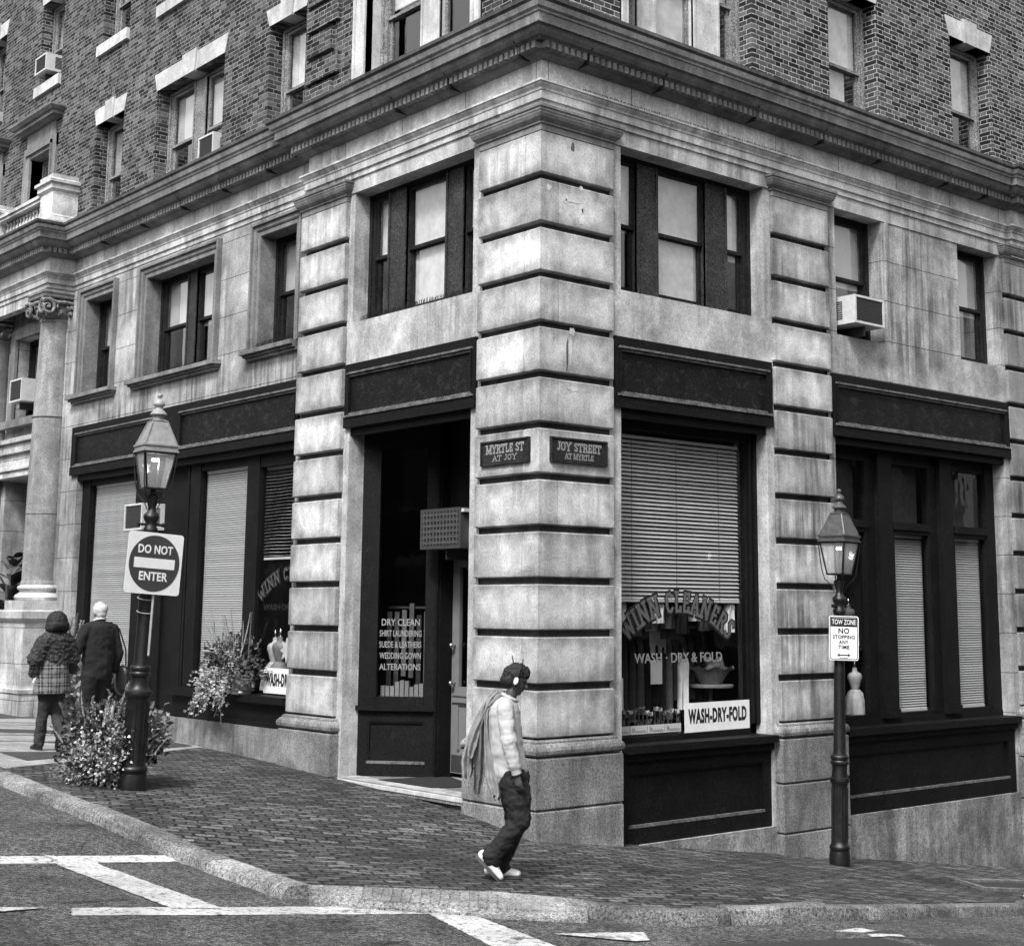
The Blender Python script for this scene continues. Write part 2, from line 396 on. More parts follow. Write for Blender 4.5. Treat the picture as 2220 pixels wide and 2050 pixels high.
def worn_paint(name, v, worn, lo=.52, hi=.72, rough=.55):
    """dark paint with its own pale flaking patches"""
    M = M_(name); p = M.pos()
    n = M.noise(M.scale(p, (1, 1, 1.8)), 7, 6, .72, .5)
    msk = M.math('MULTIPLY', M.ramp(n, lo, hi, 0, 1), M.ramp(M.noise(p, 60, 3, .7), .35, .6, .2, 1))
    gr = M.math('MULTIPLY', M.ramp(M.noise(p, 50, 3, .8), .40, .70, .3, 2.6), M.ramp(M.noise(p, 3, 4), .3, .7, .7, 1.35))
    c = M.math('ADD', M.math('MULTIPLY', gr, v), M.math('MULTIPLY', msk, worn))
    return M.out(c, rough, M.noise(p, 45, 4, .7), .5, .006, .16)

MT = dict(
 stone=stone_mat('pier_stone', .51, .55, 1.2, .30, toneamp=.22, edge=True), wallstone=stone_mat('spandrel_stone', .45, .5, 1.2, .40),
 stone_r=stone_mat('ashlar_stone', .40, .36, 1.25, .66, joints=(7.145, .5665, 0)),
 frieze=stone_mat('frieze_stone', .56, .45, 1.2, .35, joints=(8.0, .6, 1.3)),
 cornice=stone_mat('cornice_stone', .48, .35, 1.25, .55),
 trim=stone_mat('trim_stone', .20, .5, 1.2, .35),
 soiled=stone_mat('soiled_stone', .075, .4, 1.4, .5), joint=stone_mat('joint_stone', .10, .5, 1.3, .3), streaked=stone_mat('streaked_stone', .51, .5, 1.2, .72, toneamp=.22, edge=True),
 base=stone_mat('plinth_stone', .22, .3, 1.4, .35, grain=.5),
 lintel=stone_mat('lintel_stone', .47, .75, 1.1, .3, grain=.15, sootv=.85),
 brick_r=brick_mat('joy_side_brick', .48, .008, .12, .95),
 brick_l=brick_mat('myrtle_side_brick', .36, .010, .115, .45),
 pave=pave_mat(), asphalt=asphalt_mat(), line=line_mat(),
 granite=stone_mat('kerb_granite', .155, .25, 1.6, .2, grain=.75, toneamp=.3),
 concrete=stone_mat('concrete_slab', .30, .6, 1.2, .1, grain=.3),
 slabdark=plain('dark_slab', .045, .8, .4, 9, False, .2),
 black=worn_paint('black_shopfront_paint', .0050, .02, .56, .8, .6),
 board=worn_paint('sign_board_paint', .007, .055, .52, .80),
 boardrail=worn_paint('sign_rail_paint', .05, .16, .36, .62),
 sash_d=worn_paint('dark_sash_paint', .010, .04, .5, .8),
 sash_m=worn_paint('weathered_sash_paint', .16, .10, .45, .75),
 mullion=worn_paint('mullion_panel_paint', .03, .03, .45, .75),
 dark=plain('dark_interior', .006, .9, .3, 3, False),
 room=plain('room_wall', .05, .9, .3, 3, False),
 shade=plain('roller_shade', .72, .9, .10, 3, False),
 curtain=plain('curtain', .86, .9, .2, 6, False),
 slat=plain('blind_slat', .66, .5, .08, 30, False, tonev=.12),
 slat_d=plain('dim_blind_slat', .26, .5, .1, 30, False),
 glass=glass_mat('window_glass', .86, 2.6), glass_d=glass_mat('shop_glass', .80, .55),
 lampglass=glass_mat('lantern_glass', .9, 1.4, .10, .20),
 iron=iron_mat('cast_iron', .006, .02), ironworn=iron_mat('lantern_metal', .06, .09),
 white=plain('white_panel', .72, .45, .06, 12), offwhite=plain('ac_casing', .50, .5, .15, 12),
 signblack=plain('sign_black', .012, .4, .2, 10), grille=plain('ac_grille', .06, .6, .5, 60), plate=worn_paint('street_plate', .02, .05, .55, .8),
 letter=plain('letter_paint', .26, .5, .1, 20), lettergrey=plain('letter_grey', .16, .5, .2, 20), signgrey=plain('sign_red_grey', .045, .45, .15, 12),
 doorgrey=plain('door_paint', .17, .5, .1, 8, False), glow=emit_mat('gas_mantle', 5), metal=plain('brass', .5, .25, .1, 10, metal=1),
)
# ------------------------------------------------------------------ the ground: fits the two hill slopes
HY = [(-80, -2.4), (0, 0), (.58, .09), (1.15, .153), (2.4, .24), (3.77, .304), (5, .353), (7.4, .43), (20, .62), (80, 1.2)]
def lerp(tab, y):
    for (a, b), (c, d) in zip(tab, tab[1:]):
        if y <= c: return b+(d-b)*(max(y, a)-a)/(c-a)
    return tab[-1][1]
def gz(x, y):
    return (-.137*x if x > 0 else -.075*x)+lerp(HY, y)

def sheet(name, xs, ys, dz, mat):
    mb = MB(); idx = {}
    vs = [(x, y, gz(x, y)+dz) for x in xs for y in ys]; n = len(ys)
    fs = [(i*n+j, (i+1)*n+j, (i+1)*n+j+1, i*n+j+1) for i in range(len(xs)-1) for j in range(n-1)]
    mb.add(vs, fs, .5); return struct(mb.build(name, mat, recalc=False, smooth=True))
def rng(a, b, s):
    out = []; x = a
    while x < b-1e-6: out.append(x); x += s
    return out+[b]
RX = rng(-80, -12, 8)[:-1]+rng(-12, 12, .5)[:-1]+rng(12, 80, 8)
RY = rng(-80, -10, 8)[:-1]+rng(-10, 10, .5)[:-1]+rng(10, 80, 8)
sheet('road', RX, RY, -.10, MT['asphalt'])

# inner edge of the kerb stones, from far up Myrtle side round the corner to far down Joy side; third value: kerb top relative to pavement
KB = [(-3.9, 60), (-3.9, 30), (-3.9, 12), (-3.9, 7), (-3.92, 4.4), (-3.98, 2.5), (-3.92, 1.1), (-3.78, 0), (-3.80, -1.0), (-3.80, -1.75)]
RAMP = [(-3.80, -1.75), (-3.08, -2.08), (-2.40, -2.40), (-1.92, -2.84)]
KR = [(-1.92, -2.84), (-1.72, -3.14), (-1.35, -3.34), (-.6, -3.50), (.1, -3.50), (.8, -3.43), (2.2, -3.24), (4.0, -3.0), (6.5, -2.75), (10, -2.6), (20, -2.5), (60, -2.4)]
def wallpt(p):
    x, y = p
    if y > .3 and x < 0: return (.3, y)
    if x > .3: return (x, .3)
    return (.3, .3)
edge = []
for L_ in (KB, RAMP[1:], KR[1:]):
    for p in L_: edge.append(p)
fine = []
for a, b in zip(edge, edge[1:]):
    n = max(1, int(math.dist(a, b)/.35)) if abs(a[1])+abs(a[0]) < 22 else 2
    for i in range(n): fine.append((a[0]+(b[0]-a[0])*i/n, a[1]+(b[1]-a[1])*i/n))
fine.append(edge[-1])
mb = MB(); vs = []; fs = []; K = 14
for p in fine:
    q = wallpt(p)
    for k in range(K+1):
        t = k/K; x = p[0]+(q[0]-p[0])*t; y = p[1]+(q[1]-p[1])*t
        vs.append((x, y, gz(x, y)))
for i in range(len(fine)-1):
    for k in range(K): fs.append((i*(K+1)+k, (i+1)*(K+1)+k, (i+1)*(K+1)+k+1, i*(K+1)+k+1))
mb.add(vs, fs, .5); struct(mb.build('sidewalk', MT['pave'], recalc=False, smooth=True))

def kerb_run(mb, pts, joints, wid=.24, drop=.34, top=.012):
    """granite kerb stones along a polyline: flat top, rounded nose, rough face"""
    d = [0]
    for a, b in zip(pts, pts[1:]): d.append(d[-1]+math.dist(a, b))
    def at(s):
        for i in range(len(pts)-1):
            if s <= d[i+1] or i == len(pts)-2:
                t = (s-d[i])/(d[i+1]-d[i]); a, b = Vector(pts[i]), Vector(pts[i+1])
                return a.lerp(b, t), (b-a).normalized()
    cuts = [0]+[j for j in joints if 0 < j < d[-1]]+[d[-1]]
    for c0, c1 in zip(cuts, cuts[1:]):
        L = c1-c0; n = max(2, int(L/.18)); vs = []; fs = []
        dz_ = random.uniform(-.014, .010); dn = random.uniform(-.022, .018)
        for k in range(n+1):
            s = c0+.014+(L-.028)*k/n; p, t = at(s); nn = Vector((t.y, -t.x))
            if nn.dot(p-Vector((3, 3))) < 0: nn = -nn
            jit = random.uniform(-.012, .012)
            prof = [(-.02, top-.2), (-.0, top-.004), (.03, top), (wid-.05+jit, top+random.uniform(-.006, .004)), (wid-.012+jit, top-.02+random.uniform(-.008, .008)), (wid+jit*1.5, top-.055), (wid+.012+random.uniform(-.016, .016), top-.11), (wid+.015+random.uniform(-.012, .012), top-.2), (wid+.02, top-drop)]
            for o, z in prof:
                q = p+nn*(o+dn); vs.append((q.x, q.y, gz(p.x, p.y)+z+dz_))
        m_ = len(prof)
        for k in range(n):
            for i in range(m_-1): fs.append((k*m_+i, (k+1)*m_+i, (k+1)*m_+i+1, k*m_+i+1))
        fs.append(tuple(range(m_))); fs.append(tuple(n*m_+i for i in range(m_)))
        mb.add(vs, fs)
mb = MB(); kerb_run(mb, KB, [10, 20, 30, 40, 48, 51.5, 53.6, 55.9, 58.2, 60.5], .22)
kerb_run(mb, KR, [1.15, 2.3, 4.0, 6.2, 8.4, 10.9, 13.4, 16, 19, 25, 35], .19)
struct(mb.build('kerb', MT['granite'], smooth='auto'))
# dropped kerb: sloping apron with a block pattern
mb = MB()
N_ = 30
top_ = []
for i in range(N_+1):
    t = i/N_*3; k = min(int(t), 2); f = t-k; a, b = RAMP[k], RAMP[k+1]; top_.append(Vector((a[0]+(b[0]-a[0])*f, a[1]+(b[1]-a[1])*f)))
BOT = [Vector((-3.93, -1.98)), Vector((-3.36, -2.42)), Vector((-2.76, -2.86)), Vector((-2.18, -3.18))]
bot_ = []
for i in range(N_+1):
    t = i/N_*3; k = min(int(t), 2); f = t-k; bot_.append(BOT[k].lerp(BOT[k+1], f))
vs = []; fs = []
for i in range(N_+1):
    for k in range(5):
        p = top_[i].lerp(bot_[i], k/4); z = gz(p.x, p.y)+.006-.05*(k/4)-(.03 if k == 4 else 0)
        vs.append((p.x, p.y, z))
    p = bot_[i]; vs.append((p.x, p.y, gz(p.x, p.y)-.3))
for i in range(N_):
    for k in range(5): fs.append((i*6+k, (i+1)*6+k, (i+1)*6+k+1, i*6+k+1))
mb.add(vs, fs, .7)
struct(mb.build('dropped_kerb', MT['granite'], recalc=False, smooth='auto'))
mb = MB()                                                   # raised cast bricks on the apron
for i in range(5, 28):
    for k in range(3):
        a0, a1 = top_[i].lerp(bot_[i], .12+k*.26), top_[i].lerp(bot_[i], .34+k*.26)
        t = (top_[i+1]-top_[i]).normalized()*.034*random.uniform(.8, 1)
        c = (a0+a1)/2; dv = (a1-a0)/2*.9
        z0 = gz(c.x, c.y)+.006-.05*(.23+k*.26)+.002
        pts = [c-dv-t, c-dv+t, c+dv+t, c+dv-t]
        zz = [z0+.012, z0+.012, z0-.002, z0-.002]
        vs = [(p.x, p.y, z_) for p, z_ in zip(pts, zz)]+[(p.x, p.y, z_-.04) for p, z_ in zip(pts, zz)]
        mb.add(vs, [(0, 1, 2, 3), (0, 1, 5, 4), (1, 2, 6, 5), (2, 3, 7, 6), (3, 0, 4, 7)])
struct(mb.build('ramp_paving', MT['base']))

def ground_poly(name, pts, dz, mat, sub=10, jit=0):
    """a quad laid on the ground, subdivided so that it follows the slope"""
    a, b, c, d = [Vector(p) for p in pts]; mb = MB(); vs = []; fs = []
    for i in range(sub+1):
        for j in range(sub+1):
            p = (a.lerp(b, i/sub)).lerp(d.lerp(c, i/sub), j/sub)
            if jit and (i in (0, sub) or j in (0, sub)): p = p+Vector((random.uniform(-jit, jit), random.uniform(-jit, jit)))
            vs.append((p.x, p.y, gz(p.x, p.y)+dz))
    for i in range(sub):
        for j in range(sub): q = i*(sub+1)+j; fs.append((q, q+1, q+sub+2, q+sub+1))
    mb.add(vs, fs, .5); return mb.build(name, mat, recalc=False, smooth=True)
RM = -.10
for pts, k in [([(-12, .75), (-3.895, .20), (-3.94, .006), (-12, .52)], 1), ([(-5.06, .30), (-4.72, .13), (-4.64, -1.96), (-4.99, -1.87)], 2),
            ([(-5.644, -1.645), (-3.06, -2.263), (-3.211, -2.535), (-5.753, -1.9)], 1), ([(-3.16, -2.24), (-2.87, -2.35), (-3.04, -3.80), (-3.50, -3.64)], 2),
            ([(-12, .3), (-5.81, -1.64), (-6.16, -1.69), (-12, -.1)], 3), ([(-3.70, -2.05), (-3.55, -2.05), (-3.475, -2.205), (-3.647, -2.219)], 3),
            ([(-2.78, -3.46), (-2.02, -3.62), (-2.2, -3.87), (-2.34, -3.86)], 3), ([(-.315, -4.057), (.081, -4.03), (.19, -4.14), (-.086, -4.18)], 1),
            ([(-.137, -4.261), (.238, -4.309), (.18, -4.40), (-.2, -4.35)], 2), ([(-3.0, -6.5), (-2.70, -6.6), (-2.9, -9), (-3.35, -9)], 4)]:
    struct(ground_poly('road_marking', pts, RM+.004*k, MT['line'], 44, .009))
struct(ground_poly('road_patch', [(-1.9, -4.1), (.9, -4.5), (1.6, -8), (-2.3, -8)], RM+.002, plain('tar_patch', .03, .7, .4, 60, False), 8))
# concrete walk on Myrtle side with dark brick infill
struct(ground_poly('concrete_walk', [(-3.88, 4.30), (.25, 7.35), (.25, 40), (-3.88, 40)], .004, MT['concrete'], 30))
struct(ground_poly('paving_panel', [(-3.35, 5.05), (-2.75, 5.45), (-2.35, 6.15), (-3.35, 5.95)], .008, MT['slabdark'], 4))
struct(ground_poly('paving_panel', [(-.95, 6.75), (-.1, 7.3), (-.1, 8.3), (-.75, 7.6)], .008, MT['slabdark'], 4))
struct(ground_poly('paving_panel', [(-2.6, 8.9), (-.5, 8.9), (-.5, 9.6), (-2.6, 9.6)], .008, MT['slabdark'], 4))
struct(ground_poly('paving_panel', [(-3.3, 10.9), (.1, 12.6), (.1, 14.6), (-3.3, 12.5)], .008, MT['slabdark'], 4))
for y in (7.2, 8.2, 10.2, 10.7):
    struct(ground_poly('paving_joint', [(-3.6, y), (-.3, y+.5), (-.3, y+.56), (-3.6, y+.05)], .010, MT['slabdark'], 6))

# ------------------------------------------------------------------ the corner building
B = thing('corner_building', 'four storey corner building of rusticated pale stone below and dark brick above, with black shopfronts', 'building')
Z0, DZ = 7.12, .5546
def rect(s0, s1, d0, d1, T):
    p = [T(s0, d1, 0)[:2], T(s1, d1, 0)[:2], T(s1, d0, 0)[:2], T(s0, d0, 0)[:2]]
    a = sum(p[i-1][0]*p[i][1]-p[i][0]*p[i-1][1] for i in range(4))
    return p if a > 0 else p[::-1]
def course(k): return (Z0-DZ*k, 7.60 if k == 0 else Z0-DZ*(k-1)-.072)
CH = .013
def chamf(mb, poly, z0, z1, c=CH, tone=None):
    mb.loft(poly, [(-c, z0), (0, z0+c), (0, z1-c), (-c, z1)], tone=tone)
CW = 1.105
def Lp(a, t=.3): return [(0, 0), (a, 0), (a, t), (t, t), (t, a), (0, a)]
# corner pier
mb = MB()
for k in range(12):
    z0, z1 = course(k); j = .27
    tn = random.random()
    if k in (0, 11) :
        chamf(mb, [(0, 0), (CW, 0), (CW, .3), (.3, .3), (.3, j-.003), (0, j-.003)], z0, z1); chamf(mb, [(0, j+.003), (.25, j+.003), (.25, CW), (0, CW)], z0, z1)
    elif k % 2 == 0:
        chamf(mb, [(0, 0), (CW, 0), (CW, .25), (.2, .25), (.2, j-.003), (0, j-.003)], z0, z1); chamf(mb, [(0, j+.003), (.19, j+.003), (.19, CW), (0, CW)], z0, z1)
    else:
        chamf(mb, [(0, 0), (j-.003, 0), (j-.003, .2), (.25, .2), (.25, CW), (0, CW)], z0, z1); chamf(mb, [(j+.003, 0), (CW, 0), (CW, .19), (j+.003, .19)], z0, z1)
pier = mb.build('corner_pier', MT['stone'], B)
mb = MB(); mb.loft([(.085, .085), (CW+.02, .085), (CW+.02, .4), (.4, .4), (.4, CW+.02), (.085, CW+.02)], [(0, -2.5), (0, 7.72)], tone=.2)
mb.build('pier_core', MT['joint'], pier)  # dark groove backs: groove shade and soot put into the colour
def capital(poly, name, parent):
    mb = MB(); prof = [(0, 7.604), (0, 7.675), (.018, 7.68), (.018, 7.70), (.035, 7.715), (.06, 7.74), (.076, 7.775), (.08, 7.80), (.086, 7.803), (.086, 7.835), (.098, 7.838), (.10, 7.868), (.03, 7.885), (-.04, 7.89)]
    mb.loft(poly, prof, tone=.4); return mb.build(name, MT['trim'], parent)
def basem(poly, zb, name, parent):
    mb = MB(); prof = [(.0, 1.0), (.012, .995), (.03, .985), (.03, .965), (.05, .955), (.075, .93), (.085, .895), (.078, .86), (.06, .84), (.02, .83)]
    mb.loft(poly, prof[::-1], tone=.5); o = mb.build(name, MT['base'], parent)
    mb = MB(); c = .016
    for z0, z1 in ((.30, .822), (-.28, .292), (zb, -.288)):
        mb.loft(poly, [(.07-c, z0), (.07, z0+c), (.07, z1-c), (.07-c*1.5, z1)])
    mb.build('plinth', MT['base'], o); return o
# old fixing scars on the right face of the pier: pale filler with a rust streak
rn = random.Random(2)
for s, z, w_, h, pale_ in ((.12, 6.96, .035, .045, 1), (.36, 6.86, .03, .05, 1), (.60, 6.80, .035, .06, 1), (.47, 6.87, .12, .022, 1), (.60, 7.04, .03, .03, 1), (.60, 6.66, .04, .04, 1), (.47, 7.50, .03, .06, 0), (.47, 5.38, .05, .05, 1), (.45, 5.18, .022, .17, 1), (.40, 5.12, .018, .22, 0), (.62, 6.79, .012, .03, 0), (.50, 4.74, .10, .03, 1)):
    mb = MB(FR); pts = []
    for i in range(12):
        a = 2*math.pi*i/12; r = rn.uniform(.65, 1.1); pts.append((s+w_*r*math.cos(a), z+h*r*math.sin(a)))
    mb.prism(pts, .001, .003 if pale_ else .004, .95); mb.build('repair_patch', MT['lintel'] if pale_ else MT['soiled'], pier)
PL = [(0, 0), (CW, 0), (CW, .3), (.3, .3), (.3, CW), (0, CW)]
capital(PL, 'capital', pier); basem(PL, -2.5, 'pier_base', pier)
P0, P1 = 3.908, 5.022
def pilaster(T, s0, s1):
    mb = MB()
    for k in range(12):
        z0, z1 = course(k)
        chamf(mb, rect(s0, s1, -.2, 0, T), z0, z1)
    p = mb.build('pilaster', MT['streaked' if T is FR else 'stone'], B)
    mb = MB(); mb.loft(rect(s0+.02, s1-.02, -.3, -.085, T), [(0, -2.5), (0, 7.72)], tone=.2); mb.build('pilaster_core', MT['joint'], p)  # core darker than its blocks, groove shade and soot held in the colour
    capital(rect(s0, s1, -.2, 0, T), 'capital', p); basem(rect(s0, s1, -.2, 0, T), -2.5, 'pilaster_base', p)
pilaster(FR, P0, P1); pilaster(FL, P0, P1); pilaster(FR, 9.255, 10.37)

def wall(T, s0, s1, z0, z1, d, holes, name, mat, deep=-.32, reveal=True):
    """a wall face with openings and their reveals; hole = (s0,s1,z0,z1[,depth])"""
    mb = MB(T); mb.tone = .5
    S = sorted(set([s0, s1]+[h[i] for h in holes for i in (0, 1)])); Zs = sorted(set([z0, z1]+[h[i] for h in holes for i in (2, 3)]))
    for a, b in zip(S, S[1:]):
        for c, e in zip(Zs, Zs[1:]):
            if a < s0-1e-6 or b > s1+1e-6 or c < z0-1e-6 or e > z1+1e-6: continue
            if any(h[0]-1e-6 <= a and b <= h[1]+1e-6 and h[2]-1e-6 <= c and e <= h[3]+1e-6 for h in holes): continue
            mb.quad((a, d, c), (b, d, c), (b, d, e), (a, d, e))
    for h in holes:
        a, b, c, e = h[:4]; dd = h[4] if len(h) > 4 else deep
        mb.quad((a, d, c), (a, dd, c), (a, dd, e), (a, d, e)); mb.quad((b, d, c), (b, dd, c), (b, dd, e), (b, d, e))
        mb.quad((a, d, e), (b, d, e), (b, dd, e), (a, dd, e)); mb.quad((a, d, c), (b, d, c), (b, dd, c), (a, dd, c))
    return mb.build(name, mat, B, recalc=False)
O1, O2 = 1.275, 3.79
for a_, b_ in ((CW-.012, P0+.012), (P1-.012, 9.267)): wall(FR, a_, b_, -2.5, -.2, -.06, [], 'base_course', MT['base'])
wall(FR, CW-.012, P0+.012, -.2, 7.70, -.06, [(O1, O2, 5.985, 7.70), (O1, O2, -.2, 4.75)], 'ashlar_wall', MT['wallstone'])
wall(FR, P1-.012, 9.267, -.2, 7.71, -.06, [(5.235, 6.28, 5.975, 7.705), (8.11, 9.165, 5.975, 7.705), (5.14, 9.14, -.2, 4.75)], 'ashlar_wall', MT['stone_r'])
wall(FR, 10.358, 14.4, -2.5, 7.71, -.05, [], 'ashlar_wall', MT['stone_r'])
wall(FL, CW-.012, P0+.012, -2.5, 7.70, -.06, [(O1, O2, 5.975, 7.70), (O1, O2, .31, 4.75)], 'ashlar_wall', MT['wallstone'])
wall(FL, P1-.012, 12.9, -2.5, 7.86, -.10, [(5.27, 6.26, 5.94, 7.605), (7.62, 9.88, 5.94, 7.605), (11.17, 12.23, 5.94, 7.605), (5.14, 12.25, .80, 4.75)], 'ashlar_wall', MT['stone_r'])
wall(FL, 12.9, 26.9, -2.5, 7.86, -.10, [(14.1, 15.3, 5.78, 7.32), (14.0, 15.5, .70, 4.66, -1.2), (16.7, 17.9, 5.78, 7.32)], 'ashlar_wall', MT['stone_r'])

# entablature: one outline with the small breaks at the corner pavilion, the portico and the far end
PLAN = [(0, 0), (9.37, 0), (9.37, -.085), (14.4, -.085), (14.4, 26.9), (.1, 26.9), (.1, 18.7), (-.37, 18.7), (-.37, 12.88), (.1, 12.88), (.1, 4.97), (0, 4.97)]
AR = [(-.20, 7.702), (-.045, 7.702), (-.045, 7.885), (-.022, 7.892), (-.022, 7.965), (.002, 7.972), (.002, 8.062), (.012, 8.07), (.018, 8.095), (.04, 8.125), (.05, 8.15), (.062, 8.152), (.062, 8.178), (-.03, 8.188), (-.2, 8.188)]
FRZ = [(-.035, 8.186), (-.035, 8.436)]
CO = [(-.2, 8.438), (-.02, 8.438), (-.01, 8.446), (.015, 8.452), (.05, 8.458), (.085, 8.472), (.10, 8.486), (.115, 8.488), (.115, 8.566), (.17, 8.570), (.185, 8.585), (.22, 8.60), (.255, 8.635), (.275, 8.668), (.282, 8.690), (.318, 8.692), (.318, 8.80), (.330, 8.804), (.330, 8.822), (.345, 8.828), (.365, 8.85), (.395, 8.90), (.412, 8.925), (.422, 8.928), (.422, 8.972), (-.30, 9.06)]
mb = MB(); mb.loft(PLAN, AR, caps=False, tone=.5); mb.build('architrave', MT['cornice'], B)
mb = MB(); mb.loft(PLAN, FRZ, caps=False, tone=.6); mb.build('frieze', MT['frieze'], B)
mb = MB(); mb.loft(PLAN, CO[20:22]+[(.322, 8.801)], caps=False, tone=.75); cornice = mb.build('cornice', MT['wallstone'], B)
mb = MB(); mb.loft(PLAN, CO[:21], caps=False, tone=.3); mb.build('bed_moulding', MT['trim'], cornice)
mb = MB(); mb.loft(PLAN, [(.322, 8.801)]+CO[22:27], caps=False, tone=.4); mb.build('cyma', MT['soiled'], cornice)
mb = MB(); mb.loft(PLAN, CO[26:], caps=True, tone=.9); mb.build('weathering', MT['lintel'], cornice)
mb = MB(); PB = offs(PLAN, .115)
for i in (0, 1, 2, 6, 7, 8, 9, 10, 11):
    a, b = Vector(PB[i]), Vector(PB[(i+1) % len(PB)]); t = (b-a).normalized(); n = Vector((t.y, -t.x)); L = (b-a).length
    if i == 7: a, L = a+t*.0, L
    k = int(L/.093)
    for q in range(k):
        c = a+t*(q+.5)*L/k; h = .028
        p = [c-t*h-n*.01, c+t*h-n*.01, c+t*h+n*.068, c-t*h+n*.068]
        vs = [(v.x, v.y, 8.488) for v in p]+[(v.x, v.y, 8.564) for v in p]
        mb.add(vs, [(0, 1, 2, 3), (4, 5, 6, 7), (0, 1, 5, 4), (1, 2, 6, 5), (2, 3, 7, 6), (3, 0, 4, 7)])
dn = mb.build('dentil_band', MT['trim'], cornice)
# cracked joints across the bed moulding, as dark gaps
for T, ss in ((FR, (.55, 1.75, 3.4, 4.75, 6.0, 7.6, 8.6)), (FL, (.2, 1.5, 2.6, 5.9, 7.2, 8.5, 9.9, 11.4))):
    for s in ss:
        mb = MB(T); w_ = .006
        e_ = -.1 if (T is FL and s > 4.97) else 0
        mb.prism([(s-w_, 8.44), (s+w_, 8.44), (s+w_+.008, 8.69), (s-w_+.012, 8.69)], e_+.0, e_+.188)
        mb.prism([(s-w_, 8.60), (s+w_, 8.60), (s+w_+.012, 8.66), (s-w_+.012, 8.66)], e_+.17, e_+.245)
        mb.build('cracked_joint', MT['dark'], cornice)

# brick storeys
D_B = -.12
w4 = 12.27
bl = [(1.42, 3.72, 9.0, 11.6), (5.275, 6.29, 9.0, 10.78), (7.65, 9.925, 9.0, 10.78), (11.2, 12.305, 9.0, 10.79), (14.24, 15.28, 9.6, 10.855), (16.9, 18.0, 9.6, 10.855),
      (1.5, 3.7, w4, 14.2), (5.3, 6.3, w4, 13.95), (7.65, 9.93, w4, 13.95), (11.16, 12.27, w4, 13.95), (14.1, 15.16, w4, 13.95), (17.06, 18.15, w4, 13.95), (20, 21, 9.6, 10.85), (20, 21, w4, 13.95)]
br = [(1.42, 3.70, 9.0, 11.7), (5.29, 6.375, 9.0, 10.945), (8.22, 9.28, 9.0, 10.97), (1.42, 3.7, w4, 14.2), (5.29, 6.375, w4, 14), (8.22, 9.28, w4, 14)]
wall(FR, .12, 14.3, 9.0, 16.5, D_B, br, 'brick_wall', MT['brick_r'], -.36)
wall(FL, .12, 26.8, 9.0, 16.5, D_B, bl, 'brick_wall', MT['brick_l'], -.36)
mb = MB(); mb.loft([(.12, .12), (14.3, .12), (14.3, 26.8), (.12, 26.8)], [(.2, 16.5), (.5, 16.7), (.5, 17.0), (-.5, 17.1)], tone=.5); mb.build('roof', MT['cornice'], B)
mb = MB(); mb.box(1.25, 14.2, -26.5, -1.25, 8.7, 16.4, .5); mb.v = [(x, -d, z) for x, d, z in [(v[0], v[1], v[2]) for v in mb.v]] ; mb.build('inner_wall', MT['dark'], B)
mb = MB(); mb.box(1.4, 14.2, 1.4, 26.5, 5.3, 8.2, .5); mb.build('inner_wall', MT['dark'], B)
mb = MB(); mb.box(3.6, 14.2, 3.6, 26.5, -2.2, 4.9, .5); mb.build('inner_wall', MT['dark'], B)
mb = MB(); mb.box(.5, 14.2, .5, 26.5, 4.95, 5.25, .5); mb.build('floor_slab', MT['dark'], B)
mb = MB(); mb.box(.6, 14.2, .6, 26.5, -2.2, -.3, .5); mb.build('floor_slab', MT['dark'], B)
# raised brick quoin blocks beside the stone framed window, both fronts
mb = MB(FL)
for k, z in enumerate([9.30, 9.62, 10.0, 10.38, 10.76, 11.14, 11.52]):
    s1 = 5.16; s0 = 4.52 if k % 2 == 0 else 4.37
    if k == 0: mb.box(s0, s1, D_B-.05, D_B+.06, 9.06, 9.46)
    else: mb.box(s0, s1, D_B-.05, D_B+.06, z-.08, z+.22)
mb.build('brick_quoin', MT['brick_l'], B)
mb = MB(FR); mb.box(3.695, 3.845, -.355, D_B+.004, 9.03, 12.2); mb.build('brick_jamb', MT['brick_r'], B)

